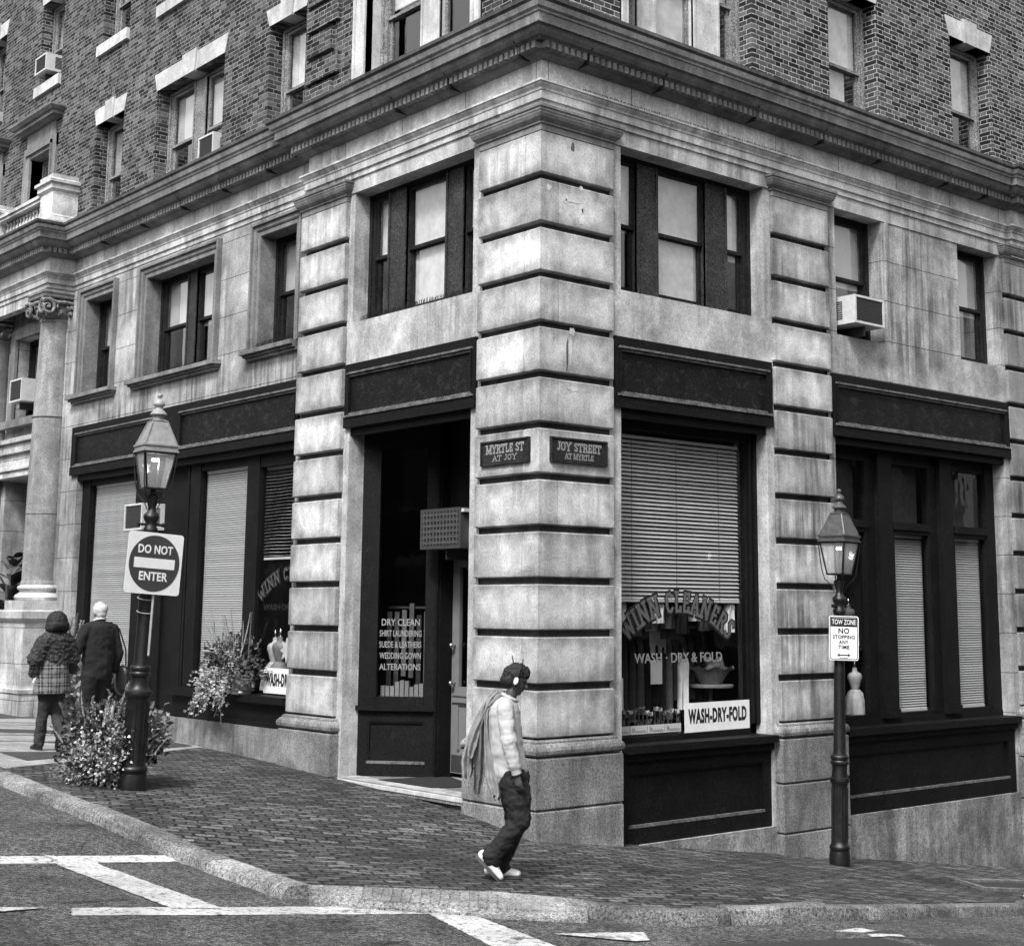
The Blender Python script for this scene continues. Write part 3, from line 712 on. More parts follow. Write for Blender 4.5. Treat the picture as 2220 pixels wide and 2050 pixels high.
# ------------------------------------------------------------------ windows
def window(T, s0, s1, z0, z1, d, units, wood, shade=.5, name='window', shmat='shade', fr=.06, depth=.12, meet=.5, sash=.05, glass='glass', midbar=None, low=None, mullmat=None):
    f = MB(T); f.tone = .5; panes = []; muls = []
    f.box(s0, s0+fr, d-depth, d, z0, z1); f.box(s1-fr, s1, d-depth, d, z0, z1); uu_ = sorted(units)
    f.box(s0+fr, uu_[0][0], d-depth, d-.02, z0+fr*.8, z1-fr); f.box(uu_[-1][1], s1-fr, d-depth, d-.02, z0+fr*.8, z1-fr)
    f.box(s0+fr, s1-fr, d-depth, d, z1-fr, z1); f.box(s0+fr, s1-fr, d-depth, d+.01, z0, z0+fr*.8)
    b_ = MB(T); us = sorted(units)
    bz0, bz1 = z0+fr*.8, z1-fr
    for i, (a, b) in enumerate(us):
        g_ = MB(T); panes.append(g_)
        if i:
            mu = MB(T); muls.append(mu)
            p = us[i-1][1]; mu.box(p, a, d-depth, d+.012, bz0, bz1, .5)
            mu.box(p, p+.035, d-.02, d+.03, bz0, bz1, .3); mu.box(a-.035, a, d-.02, d+.03, bz0, bz1, .3)
        mz = bz0+(bz1-bz0)*meet
        for (c, e, q) in ((mz-.02, bz1, d-.045), (bz0, mz+.02, d-.085)):
            rb = sash*1.5 if c == bz0 else sash*.85
            f.box(a, a+sash, q-.018, q+.018, c, e); f.box(b-sash, b, q-.018, q+.018, c, e)
            f.box(a+sash, b-sash, q-.018, q+.018, e-sash*.9, e); f.box(a+sash, b-sash, q-.018, q+.018, c, c+rb)
            if midbar and i in midbar: f.box((a+b)/2-.009, (a+b)/2+.009, q-.012, q+.012, c+rb, e-sash*.9)
            g_.quad((a+sash, q, c+rb), (b-sash, q, c+rb), (b-sash, q, e-sash*.9), (a+sash, q, e-sash*.9))
        sf = shade[i] if isinstance(shade, (list, tuple)) else shade
        if sf:
            zs = bz1-(bz1-bz0)*sf
            b_.box(a+.01, b-.01, d-.125, d-.118, zs, bz1); b_.box(a+.02, b-.02, d-.13, d-.112, zs-.02, zs+.004)
        if low and i in low: b_.box(a+(b-a)*.12, a+(b-a)*.8, d-.17, d-.165, bz0, bz0+(bz1-bz0)*low[i])
    o = f.build(name, wood, B)
    for g_ in panes: g_.build('pane', MT[glass], o, recalc=False)
    for mu in muls: mu.build('mullion', mullmat or wood, o)
    if b_.v: b_.build('blind', MT[shmat], o)
    return o
sd_, sm_ = MT['sash_d'], MT['sash_m']
DW = -.285
UL = [(1.40, 1.74), (2.09, 2.93), (3.32, 3.66)]
wr = window(FR, O1, O2, 5.99, 7.70, DW, UL, sd_, [.52, .98, .55], shmat='curtain', mullmat=MT['mullion'])
wl = window(FL, O1, O2, 5.98, 7.70, DW, UL, sd_, [.50, .99, .5], shmat='curtain', mullmat=MT['mullion'])
window(FR, 5.245, 6.27, 5.98, 7.705, DW, [(5.34, 6.19)], sd_, .55, midbar=None)
window(FR, 8.12, 9.155, 5.98, 7.705, DW, [(8.21, 9.07)], sd_, .55)
DA = -.33
window(FL, 5.28, 6.25, 5.94, 7.605, DA, [(5.36, 6.16)], sd_, .48, shmat='shade')
window(FL, 7.63, 9.87, 5.94, 7.605, DA, [(7.74, 8.60), (8.90, 9.76)], sd_, [.55, .52], mullmat=MT['mullion'])
window(FL, 11.18, 12.22, 5.94, 7.605, DA, [(11.27, 12.13)], sd_, .5)
window(FL, 14.1, 15.3, 5.78, 7.32, DA, [(14.2, 15.2)], sd_, .3); window(FL, 16.7, 17.9, 5.78, 7.32, DA, [(16.8, 17.8)], sd_, .4)
# moulded stone frames and sills of the Myrtle side windows
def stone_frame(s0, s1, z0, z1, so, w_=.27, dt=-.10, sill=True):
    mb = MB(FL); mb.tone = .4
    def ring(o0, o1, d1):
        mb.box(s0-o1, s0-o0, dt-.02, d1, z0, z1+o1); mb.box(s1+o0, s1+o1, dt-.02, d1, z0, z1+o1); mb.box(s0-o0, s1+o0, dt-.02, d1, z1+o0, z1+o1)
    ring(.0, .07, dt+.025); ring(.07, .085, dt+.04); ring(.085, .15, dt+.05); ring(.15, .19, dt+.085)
    mb.box(s0-.004, s0+.006, -.33, dt+.02, z0, z1, .4); mb.box(s1-.006, s1+.004, -.33, dt+.02, z0, z1, .4); mb.box(s0+.006, s1-.006, -.33, dt+.02, z1-.006, z1+.004, .4)  # reveal linings in darker trim, shade of the opening put into their colour
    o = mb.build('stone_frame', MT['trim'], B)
    if sill:
        m2 = MB(FL); m2.tone = .7
        so_ = .20 if s0 < 6 else .30
        m2.box(s0-so_ if s0 > 5.3 else s0-.12, s1+so_+.1, dt-.2, dt+.15, 5.885, 5.945); m2.box(s0-so_+.03 if s0 > 5.3 else s0-.12, s1+so_+.07, dt-.02, dt+.10, 5.85, 5.885); m2.box(s0-so_+.06 if s0 > 5.3 else s0-.12, s1+so_+.04, dt-.02, dt+.06, 5.81, 5.85)
        m2.build('window_sill', MT['trim'], o)
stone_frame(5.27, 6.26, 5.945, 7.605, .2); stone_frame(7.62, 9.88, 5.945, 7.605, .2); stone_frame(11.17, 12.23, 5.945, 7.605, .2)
# right front: a moulded strip beside the single windows, plain sill blocks stand flush in the wall
mb = MB(FR); mb.tone = .5
mb.box(6.33, 6.365, -.07, -.035, 5.44, 7.70); mb.box(6.39, 6.415, -.07, -.045, 5.44, 7.70)
mb.build('moulded_strip', MT['stone_r'], B)
# bird spikes on sills
def spikes(T, s0, s1, d, z, h, n, lean=.35):
    mb = MB(T)
    for i in range(n):
        s = s0+(s1-s0)*i/(n-1)
        for q in (-1, 0, 1):
            s_ = s+random.uniform(-.01, .01); a = (s_, d, z); b = (s_+random.uniform(-.02, .02)-.02, d+q*.04+.02, z+h*random.uniform(.8, 1.1))
            mb.prism([(a[0]-.0022, a[2]), (a[0]+.0022, a[2]), (b[0]+.0015, b[2]), (b[0]-.0015, b[2])], min(a[1], b[1]), min(a[1], b[1])+.004)
    mb.build('bird_spikes', MT['iron'], B)
spikes(FL, 1.32, 3.76, -.17, 5.975, .11, 70); spikes(FL, 5.3, 6.25, -.05, 5.945, .10, 30); spikes(FL, 7.7, 9.0, -.05, 5.945, .07, 26)
spikes(FL, 2.5, 3.5, -.06, 9.03, .09, 34); spikes(FL, 4.1, 5.25, -.02, 9.03, .08, 34)
spikes(FR, .6, 4.5, .03, 8.178, .035, 110)
# brick storey windows
DBW = -.33
window(FR, 1.42, 3.70, 9.03, 11.69, DBW, [(1.52, 1.80), (2.12, 2.80), (3.28, 3.56)], sm_, [.62, .95, .55], 'window', 'curtain', midbar=None, mullmat=MT['lintel'], meet=.42)
window(FR, 5.30, 6.365, 9.03, 10.94, DBW, [(5.38, 6.28)], sm_, [.52], shmat='curtain', low={0: .5}, meet=.47)
window(FR, 8.23, 9.27, 9.03, 10.965, DBW, [(8.31, 9.19)], sm_, [.52], shmat='curtain', meet=.47)
window(FL, 1.43, 3.71, 9.03, 11.59, DBW, [(1.55, 2.36), (2.76, 3.58)], sm_, [.55, .52], shmat='curtain', mullmat=MT['lintel'], meet=.42)
window(FL, 5.285, 6.28, 9.03, 10.775, DBW, [(5.37, 6.19)], sm_, [.52], shmat='curtain', meet=.44)
window(FL, 7.66, 9.915, 9.03, 10.775, DBW, [(7.76, 8.58), (8.98, 9.80)], sm_, [.52, .54], mullmat=sm_, meet=.46)
window(FL, 11.21, 12.295, 9.03, 10.785, DBW, [(11.3, 12.2)], sm_, [.5], meet=.46)
window(FL, 14.25, 15.27, 9.62, 10.85, DBW, [(14.32, 15.2)], sm_, [.3])
window(FL, 16.91, 17.99, 9.62, 10.85, DBW, [(17, 17.9)], sm_, [.3])
for a, b in ((5.31, 6.29), (11.17, 12.26), (14.11, 15.15), (17.07, 18.14)):
    window(FL, a, b, w4, 13.945, DBW, [(a+.08, b-.08)], sm_, [.5], meet=.46)
window(FL, 7.66, 9.92, w4, 13.945, DBW, [(7.76, 8.58), (8.98, 9.80)], sm_, [.5, .5], mullmat=sm_)
# stone surrounds of the two corner windows
for T, s0, s1 in ((FR, 1.42, 3.70), (FL, 1.42, 3.72)):
    for a, b in ((s0-.17, s0+.004), (s1-.004, s1+.28)) if T is FL else ((s0-.09, s0+.004),):
        mb = MB(T); mb.tone = .5; mb.box(a, b, -.36, D_B+.02, 9.03, 12.2); mb.box(a, a+.05, -.2, D_B+.05, 9.03, 12.2); mb.box(b-.05, b, -.2, D_B+.05, 9.03, 12.2)
        mb.build('stone_surround', MT['lintel'], B)
# flared lintels with a keystone, and sills of the storey above
def lintel(T, s0, s1, z0, z1, fl=.1, key=True):
    mb = MB(T); c = (s0+s1)/2; k = .18 if s1-s0 < 1.5 else .24
    kk = k*.82
    if key:
        mb.prism([(s0, z0), (c-kk, z0), (c-k, z1), (s0-fl, z1)], D_B-.25, D_B+.012); mb.prism([(c+kk, z0), (s1, z0), (s1+fl, z1), (c+k, z1)], D_B-.25, D_B+.012)
        mb.prism([(c-kk, z0-.02), (c+kk, z0-.02), (c+k, z1+.05), (c-k, z1+.05)], D_B-.25, D_B+.035)
    else: mb.prism([(s0, z0), (s1, z0), (s1+fl, z1), (s0-fl, z1)], D_B-.25, D_B+.012)
    mb.build('lintel', MT['lintel'], B)
for T, s0, s1, z0, z1 in ((FL, 5.265, 6.30, 10.782, 11.05), (FL, 7.64, 9.94, 10.782, 11.08), (FL, 11.19, 12.315, 10.79, 11.085), (FR, 5.28, 6.385, 10.945, 11.27), (FR, 8.21, 9.29, 10.97, 11.28),
                          (FL, 14.09, 15.17, 13.955, 14.25), (FL, 17.04, 18.16, 13.955, 14.25), (FL, 11.15, 12.28, 13.955, 14.25)):
    lintel(T, s0, s1, z0, z1)
for a, b in ((14.08, 15.28), (11.15, 12.39), (7.55, 10.02), (17, 18.2), (5.2, 6.4)):
    mb = MB(FL); mb.box(a, b, -.36, D_B+.06, 12.07, 12.27); mb.build('window_sill', MT['lintel'], B)
# windows with a hood behind the balustrade
for s0, s1 in ((14.24, 15.28), (16.9, 18.0)):
    mb = MB(FL); mb.tone = .5
    mb.box(s0-.22, s0, -.36, D_B+.05, 9.3, 11.1); mb.box(s1, s1+.30, -.36, D_B+.05, 9.3, 11.1); mb.box(s0-.22, s1+.30, -.2, D_B+.04, 10.856, 11.1)
    mb.box(s0-.12, s1+.2, D_B, D_B+.035, 11.1, 11.36)
    mb.box(s0-.06, s0-.02, D_B, D_B+.085, 9.3, 11.0); mb.box(s0-.06, s1+.16, D_B, D_B+.085, 10.93, 11.0)
    o = mb.build('hood_frame', MT['trim'], B)
    h = MB(); r_ = rect(s0-.22, s1+.32, -.3, D_B+.04, FL)
    h.loft(r_, [(0, 11.36), (.06, 11.37), (.10, 11.40), (.16, 11.41), (.16, 11.47), (.20, 11.48), (.25, 11.54), (.25, 11.57), (-.02, 11.60)], tone=.3); h.build('window_hood', MT['trim'], o)
# ------------------------------------------------------------------ black sign boards over the shopfronts
def sign_board(T, s0, s1, panels, z0=4.61, z1=5.43, dd=0.0):
    zi0, zi1 = z0+.17, z1-.115
    mb = MB(T); mb.tone = .5; D0, D1 = -.16+dd, -.022+dd
    mb.box(s0, s1, D0, D1, zi1, z1); mb.box(s0, s1, D0, D1+.012, z0, zi0-.03)
    xs = [s0]+[q for p in panels for q in p]+[s1]
    for a, b in zip(xs[0::2], xs[1::2]): mb.box(a, b, D0, D1, zi0-.03, zi1)
    o = mb.build('sign_board', MT['black'], B)
    for a, b in panels:
        p = MB(T); p.tone = .5; p.box(a, b, D0+.01, D1-.035, zi0-.03, zi1); p.build('sign_panel', MT['board'], o)
    r = MB(T); r.tone = .5
    for a, b in panels:
        r.box(a-.03, b+.03, D1-.002, D1+.022, zi1-.018, zi1+.006); r.box(a, b, D1-.034, D1-.006, zi1-.05, zi1-.018)
        r.box(a-.05, b+.05, D1-.002, D1+.030, zi0-.035, zi0-.008); r.box(a, b, D1-.034, D1-.002, zi0-.008, zi0+.022)
        v_ = MB(T); v_.tone = .5; v_.box(a-.012, a+.012, D1-.034, D1+.010, zi0+.022, zi1-.05); v_.box(b-.012, b+.012, D1-.034, D1+.010, zi0+.022, zi1-.05); v_.build('side_bead', MT['black'], o)
    r.build('sign_moulding', MT['boardrail'], o)
    q = MB(T); q.tone = .5; q.box(s0+.03, s1-.03, D0+.0, D1-.06, z0-.10, z0); q.build('sign_soffit', MT['black'], o)
    return o
sign_board(FR, 1.15, 3.865, [(1.235, 3.775)]); sign_board(FR, 5.07, 9.25, [(5.16, 9.15)])
sign_board(FL, 1.15, 3.865, [(1.235, 3.775)]); sign_board(FL, 5.06, 12.46, [(5.12, 8.45), (9.15, 12.28)], 4.57, 5.395, -.03)

# ------------------------------------------------------------------ shopfronts
BK = MT['black']
BEADS = []
def panel(mb, s0, s1, z0, z1, d, rail=.14, bead=.02):
    """framed panel: rails and stiles round a sunk field"""
    mb.box(s0, s1, d-.06, d, z1-rail, z1); mb.box(s0, s1, d-.06, d, z0, z0+rail*1.3)
    mb.box(s0, s0+rail, d-.06, d, z0+rail*1.3, z1-rail); mb.box(s1-rail, s1, d-.06, d, z0+rail*1.3, z1-rail)
    mb.box(s0+rail, s1-rail, d-.06, d-.035, z0+rail*1.3, z1-rail)
    bm_ = MB(mb.T); bm_.tone = .5; bm_.box(s0+rail-.01, s1-rail+.01, d-.035, d+.004, z0+rail*1.3-.012, z0+rail*1.3+bead); BEADS.append(bm_); mb.box(s0+rail, s1-rail, d-.035, d-.008, z1-rail-bead, z1-rail)
    mb.box(s0+rail, s0+rail+bead, d-.035, d-.008, z0+rail*1.3+bead, z1-rail-bead); mb.box(s1-rail-bead, s1-rail, d-.035, d-.008, z0+rail*1.3+bead, z1-rail-bead)
def blinds(T, s0, s1, z0, z1, d, pitch, mat, name, parent, wid=None, tilt=.5, cords=3, wavy=0):
    mb = MB(T); n = int((z1-z0)/pitch); wid = wid or pitch*1.18
    for i in range(n):
        z = z0+pitch*(i+.5); h = wid/2*math.sin(tilt); w_ = wid/2*math.cos(tilt)
        tn = random.random(); K = 8 if wavy else 1; vs = []
        for k in range(K+1):
            s = s0+(s1-s0)*k/K; dz = wavy*math.sin(k*1.1+i*.21)*random.uniform(.6, 1.2) if wavy else 0
            t2 = 0.0016
            for (a, b) in ((w_, -h), (-w_, h), (-w_, h+t2), (w_, -h+t2)): vs.append(T(s, d+a, z+b+dz))
        fs = []
        for k in range(K):
            for q in range(4): fs.append((k*4+q, (k+1)*4+q, (k+1)*4+(q+1) % 4, k*4+(q+1) % 4))
        fs += [(0, 1, 2, 3), tuple(K*4+q for q in range(4))]
        mb.add(vs, fs, tn)
    mb.box(s0, s1, d-.02, d+.02, z1, z1+.035, .8); mb.box(s0, s1, d-.02, d+.018, z0-.03, z0, .9)
    o = mb.build(name, mat, parent)
    c = MB(T)
    for k in range(cords):
        s = s0+(s1-s0)*(k+.5)/cords; c.box(s-.003, s+.003, d+wid*.5, d+wid*.5+.003, z0, z1)
    if cords: c.build('blind_cord', MT['lettergrey'], o)
    return o
# --- Joy side, first bay: one large pane
f = MB(FR); f.tone = .5; GD = -.30
f.box(O1, O1+.10, GD-.09, GD+.02, 1.0, 4.70); f.box(3.635, O2, GD-.09, GD+.02, 1.0, 4.70); f.box(3.655, 3.70, GD+.02, GD+.045, 1.0, 4.6); f.box(3.73, O2, GD+.02, GD+.06, 1.0, 4.6)
f.box(O1+.10, 3.635, GD-.09, GD+.02, 4.42, 4.72); f.box(O1+.10, 3.635, GD-.06, GD+.035, .875, .935)
shop1 = f.build('shop_window', BK, B)
g_ = MB(FR); g_.quad((O1+.1, GD-.03, .93), (3.635, GD-.03, .93), (3.635, GD-.03, 4.42), (O1+.1, GD-.03, 4.42)); g_.build('pane', MT['glass_d'], shop1, recalc=False)
b_ = MB(FR); b_.tone = .5
b_.prism([(O1, .79), (O2-.0, .79), (O2-.0, .872), (O1, .872)], -.45, .045); b_.box(O1, O2, -.45, -.03, .70, .79)
panel(b_, O1, O2, -.19, .70, -.09); sr = b_.build('stall_riser', BK, shop1); BEADS.pop().build('bead', MT['boardrail'], shop1)
blinds(FR, O1+.12, 3.62, 2.47, 4.34, GD-.13, .0475, MT['slat'], 'blind', shop1, tilt=.75)
w_ = MB(FR); w_.tone = .5; w_.box(O1, O2, -1.3, -.42, .80, .86); w_.build('window_bed', MT['lettergrey'], shop1)
# lettering on the glass: an arched shop name in slab letters and a straight line below
def arched(s, cx, cz, r, a0, a1, h, T, d, wk, t, mats, parent):
    tot = glyph_len(s); ang = a0
    R0 = Vector(T(1, 0, 0))-Vector(T(0, 0, 0)); Z = Vector((0, 0, 1)); sgn = 1 if T is FR else -1
    mo, mi = MB(), MB()
    for ch in s:
        wd = GL[ch][0]/tot*(a1-a0); am = math.radians(ang+wd/2); ang += wd
        if ch == ' ': continue
        u = math.sin(am)*sgn; 
        R = (R0*math.cos(am)*sgn - Z*math.sin(am)); U = (R0*math.sin(am)*sgn + Z*math.cos(am))
        C = Vector(T(cx, d, cz))+U*r-R*(GL[ch][0]*h*wk/2)
        slab(mo, ch, C-U*.012, R, U, h+.024, wk, t*1.75, .0005); slab(mi, ch, C, R, U, h, wk, t, .006)
    mo.build('lettering_outline', mats[0], parent, recalc=False); mi.build('lettering', mats[1], parent, recalc=False)
arched('WINN CLEANERS', 2.45, 1.08, 1.25, -43, 43, .225, FR, GD-.022, .82, .036, (MT['signblack'], plain('letter_worn', .10, .5)), shop1)
text('WASH · DRY & FOLD', 1.47, .115, FR(2.46, GD-.02, 1.80), (1, 0, 0), (0, 0, 1), plain('letter_mid', .20, .5), 'lettering', shop1, 0.012)
# --- Joy side, second bay: three lights with transoms
f = MB(FR); f.tone = .5
XS = [(5.36, 6.04), (6.62, 7.50), (8.06, 8.92)]
f.box(5.14, 5.36, GD-.1, GD+.02, .95, 4.72); f.box(6.04, 6.25, GD-.1, GD+.01, .95, 4.72); f.box(6.25, 6.56, GD-.1, GD+.08, .95, 4.72); f.box(6.56, 6.62, GD-.1, GD+.01, .95, 4.72)
f.box(7.50, 7.70, GD-.1, GD+.01, .95, 4.72); f.box(7.70, 7.99, GD-.1, GD+.08, .95, 4.72); f.box(7.99, 8.06, GD-.1, GD+.01, .95, 4.72); f.box(8.92, 9.14, GD-.1, GD+.03, .95, 4.72)
for a, b in XS:
    f.box(a, b, GD-.1, GD+.01, 4.36, 4.72); f.box(a, b, GD-.1, GD+.05, 3.46, 3.56); f.box(a, b, GD-.1, GD+.02, 3.40, 3.46); f.box(a, b, GD-.1, GD+.02, .95, 1.0)
    f.box(a, a+.03, GD-.06, GD+.03, 1.0, 3.4); f.box(b-.03, b, GD-.06, GD+.03, 1.0, 3.4)
for c in (6.405, 7.845): f.box(c-.17, c+.17, GD+.05, GD+.11, .95, 1.06); f.box(c-.14, c+.14, GD+.05, GD+.10, 1.06, 1.10)
shop2 = f.build('shop_window', BK, B)
for a, b in XS:
    for z0, z1 in ((1.0, 3.4), (3.56, 4.36)):
        g_ = MB(FR); g_.quad((a, GD-.04, z0), (b, GD-.04, z0), (b, GD-.04, z1), (a, GD-.04, z1)); g_.build('pane', MT['glass_d'], shop2, recalc=False)
b_ = MB(FR); b_.tone = .5; b_.box(5.14, 9.14, -.45, .04, .785, .872); b_.box(5.14, 9.14, -.45, -.03, .70, .785); b_.box(5.14, 9.14, -.45, -.26, .872, .95); panel(b_, 5.14, 9.14, -.19, .70, -.09, .16); b_.build('stall_riser', BK, shop2); BEADS.pop().build('bead', MT['boardrail'], shop2)
for a, b in XS[1:]: blinds(FR, a+.02, b-.03, 1.03, 3.36, GD-.12, .034, MT['slat'], 'blind', shop2, tilt=.75, cords=0)
t_ = MB(FR)
for a, b in XS: t_.box(a, b, GD-.2, GD-.19, 3.5, 4.4, .5)
t_.build('transom_curtain', plain('transom_cloth', .045, .9, .3, 10, False), shop2)
w_ = MB(FR); w_.tone = .5; w_.box(5.2, 9.1, -1.2, -.42, .90, .955); w_.build('window_bed', MT['lettergrey'], shop2)
pt = MB(FR); pt.box(5.2, 9.1, -1.25, -1.2, .9, 4.7); pt.box(6.2, 6.24, -1.2, -.42, .95, 4.7); pt.build('back_partition', MT['dark'], shop2)
# --- Myrtle side, second bay
f = MB(FL); f.tone = .5; GL_ = -.24
f.box(5.14, 6.28, GL_-.09, GL_+.02, 4.30, 4.72); f.box(6.28, 6.62, GL_-.1, GL_+.03, 1.15, 4.72); f.box(6.62, 8.02, GL_-.09, GL_+.02, 4.36, 4.72); f.box(8.02, 8.32, GL_-.1, GL_+.03, 1.15, 4.72)
f.box(8.32, 9.70, GL_-.1, GL_-.04, .80, 4.72); f.box(8.38, 8.44, GL_-.04, GL_+.02, .8, 4.5); f.box(9.58, 9.66, GL_-.04, GL_+.02, .8, 4.5); f.box(8.5, 8.8, GL_-.04, GL_+.0, .8, 3.4); f.box(9.2, 9.5, GL_-.04, GL_+.0, .8, 3.4); f.box(8.44, 9.58, GL_-.04, GL_+.02, 3.42, 3.50)
f.box(9.70, 10.18, GL_-.1, GL_+.03, 1.15, 4.72); f.box(10.18, 11.95, GL_-.09, GL_+.02, 4.38, 4.72); f.box(11.95, 12.25, GL_-.1, GL_+.03, 1.15, 4.72)
shop3 = f.build('shop_window', BK, B)
for a, b in ((5.14, 6.28), (6.62, 8.02), (10.18, 11.95)):
    g_ = MB(FL); g_.quad((a, GL_-.03, 1.2), (b, GL_-.03, 1.2), (b, GL_-.03, 4.38), (a, GL_-.03, 4.38)); g_.build('pane', MT['glass_d'], shop3, recalc=False)
b_ = MB(FL); b_.tone = .5
for a, b in ((5.05, 8.32), (9.70, 12.25)): b_.box(a, b, -.5, .04, 1.10, 1.195); b_.box(a, b, -.5, -.06, .79, 1.10); b_.box(a, b, -.06, -.035, .79, .86)
b_.build('stall_riser', BK, shop3)
s_ = MB(FL); s_.tone = .6; s_.box(5.05, 8.5, -.2, .0, .0, .785); s_.build('step_stone', MT['base'], B)
blinds(FL, 6.64, 8.0, 1.26, 4.32, GL_-.09, .033, MT['slat'], 'blind', shop3, tilt=.8, cords=0)
blinds(FL, 10.2, 11.93, 1.26, 4.34, GL_-.09, .033, MT['slat'], 'blind', shop3, tilt=.8, cords=0)
blinds(FL, 5.16, 6.27, 3.04, 4.26, GL_-.10, .046, MT['slat'], 'blind', shop3, tilt=.15, cords=0, wavy=.004)
arched('WINN CLEANERS', 5.42, 1.60, 1.14, -44, 44, .15, FL, GL_-.022, 1.1, .026, (MT['signblack'], plain('letter_dim', .07, .5)), shop3)
text('WASH·DRY & FOLD', 1.35, .085, FL(5.45, GL_-.02, 2.36), (0, -1, 0), (0, 0, 1), MT['signblack'], 'lettering', shop3, .02)
w_ = MB(FL); w_.tone = .5; w_.box(5.1, 8.2, -1.1, -.36, 1.12, 1.19); w_.box(5.1, 8.2, -1.15, -1.1, 1.12, 4.6); w_.build('window_bed', MT['room'], shop3)
# --- the splayed corner entrance on Myrtle side
A_, C_ = Vector((3.79, -.30)), Vector((3.04, -.93))          # (s, d) along the splayed display window
dirv = (C_-A_).normalized(); LEN = (C_-A_).length; nrm = Vector((-dirv.y, dirv.x))
if nrm.y < 0: nrm = -nrm                                        # towards the street
def FS(s, d, z): q = A_+dirv*s+nrm*d; return FL(q.x, q.y, z)    # local frame of the splay
f = MB(FS); f.tone = .5
f.box(0, .20, -.07, .02, 1.16, 4.75); f.box(.20, .235, -.05, .04, 1.25, 4.5); f.box(LEN-.14, LEN, -.07, .02, 1.16, 4.75); f.box(.20, LEN-.14, -.07, .02, 4.36, 4.75); f.box(.20, LEN-.14, -.07, .03, 1.16, 1.27)
f.box(-.02, LEN+.02, -.08, .06, 1.10, 1.16); panel(f, 0, LEN, .30, 1.10, 0, .13)
door_win = f.build('entrance_window', BK, B); BEADS.pop().build('bead', MT['boardrail'], door_win)
g_ = MB(FS); g_.quad((.2, -.03, 1.27), (LEN-.14, -.03, 1.27), (LEN-.14, -.03, 4.36), (.2, -.03, 4.36)); g_.build('pane', MT['glass_d'], door_win, recalc=False)
o_ = MB(FS)
Rv = Vector(FS(1, 0, 0))-Vector(FS(0, 0, 0))
for k, (s, wd) in enumerate((('DRY CLEAN', .50), ('SHIRT LAUNDERING', .55), ('SUEDE & LEATHERS', .55), ('WEDDING GOWN', .54), ('ALTERATIONS', .54))):
    text(s, wd*.98, .078 if k else .085, FS(.2+(LEN-.34)/2, -.018, 2.18-.137*k), Rv, (0, 0, 1), MT['letter'], 'lettering', door_win, .01)
q = MB(FS); q.tone = .5; q.box(.2, LEN-.14, -.35, -.08, 1.18, 1.265); q.build('display_shelf', MT['lettergrey'], door_win)
q = MB(FS)
for k in range(9):                                              # folded garments and cards on the shelf and rail behind the glass
    s = .25+k*.062; h = random.uniform(.08, .2)
    q.box(s, s+.05, -.16-random.random()*.1, -.12, 1.265, 1.265+h, random.random())
q.build('display_card', MT['letter'], door_win)
q = MB(FS)
for k in range(7):
    s = .22+k*.09; q.box(s, s+.06, -.5-.03*k, -.47-.03*k, 1.3+random.random()*.2, 2.2+random.random()*.25, random.random())
q.box(.2, LEN, -.62, -.60, 2.35, 2.38)
q.build('hanging_clothes', plain('dim_cloth', .10, .9, .4, 6, False, tonev=.8), door_win)
# door post, door, ceiling and back of the entrance
p = MB(FL); p.tone = .5; p.box(2.96, 3.06, -1.16, -.93, .3, 4.75); p.box(2.98, 3.03, -.93, -.90, .3, 4.6); p.box(1.0, 2.96, -1.2, -1.06, 3.05, 4.75); p.box(1.0, O1+.3, -1.2, -1.06, .3, 3.05); p.build('door_frame', BK, B)
p = MB(FL); p.tone = .5; p.box(1.25, 3.85, -1.2, -.2, 4.70, 4.80); p.build('entrance_ceiling', BK, B)
d = MB(FL); d.tone = .5; DX0, DX1, DD = 2.06, 2.955, -1.12
d.box(DX1-.14, DX1, DD-.05, DD, .36, 3.03); d.box(DX0, DX0+.14, DD-.05, DD, .36, 3.03); d.box(DX0+.14, DX1-.14, DD-.05, DD, 2.86, 3.03); d.box(DX0+.14, DX1-.14, DD-.05, DD, 1.18, 1.40); d.box(DX0+.14, DX1-.14, DD-.05, DD, .36, .62)
d.box(DX0+.14, DX1-.14, DD-.05, DD-.02, .62, 1.18); d.box(DX0+.2, DX1-.2, DD-.02, DD-.005, .7, 1.08); d.box(DX0+.03, DX1-.03, DD, DD+.022, 1.21, 1.25); d.box(DX0+.03, DX1-.03, DD, DD+.016, 1.29, 1.32)
door = d.build('door', MT['doorgrey'], B)
g_ = MB(FL); g_.quad((DX0+.14, DD-.03, 1.40), (DX1-.14, DD-.03, 1.40), (DX1-.14, DD-.03, 2.86), (DX0+.14, DD-.03, 2.86)); g_.build('pane', MT['glass_d'], door, recalc=False)
k_ = MB()
for z in (1.44, 1.90):
    c = Vector(FL(DX1-.065, DD, z)); k_.tube([c, c+Vector((-.05, 0, 0))], .016, 10); k_.tube([c+Vector((-.045, 0, 0)), c+Vector((-.06, 0, 0)), c+Vector((-.085, 0, 0)), c+Vector((-.095, 0, 0))], [.02, .033, .03, .012], 12)
k_.build('handle', MT['metal'], door, smooth=True)
k_ = MB(FL); k_.box(DX0+.30, DX0+.42, DD, DD+.008, .86, .98); k_.build('mail_slot', MT['signblack'], door); k_ = MB(FL); k_.box(DX0+.02, DX1-.02, DD, DD+.006, .38, .58); k_.build('kick_plate', MT['signgrey'], door)
st = MB(FL); st.tone = .8
st.box(1.15, 3.86, -1.25, -.02, .0, .305); st.box(1.12, 3.93, -.05, .035, .225, .300); o = st.build('door_step', MT['base'], B)
st = MB(FL); st.tone = 1; st.box(1.12, 3.93, .0, .045, .262, .303); st.build('step_nosing', MT['lintel'], o)
mt = MB(); zf = .318
pts = [(.23, 3.22), (.25, 2.15), (.75, 1.95), (1.08, 2.9), (.95, 3.05)]
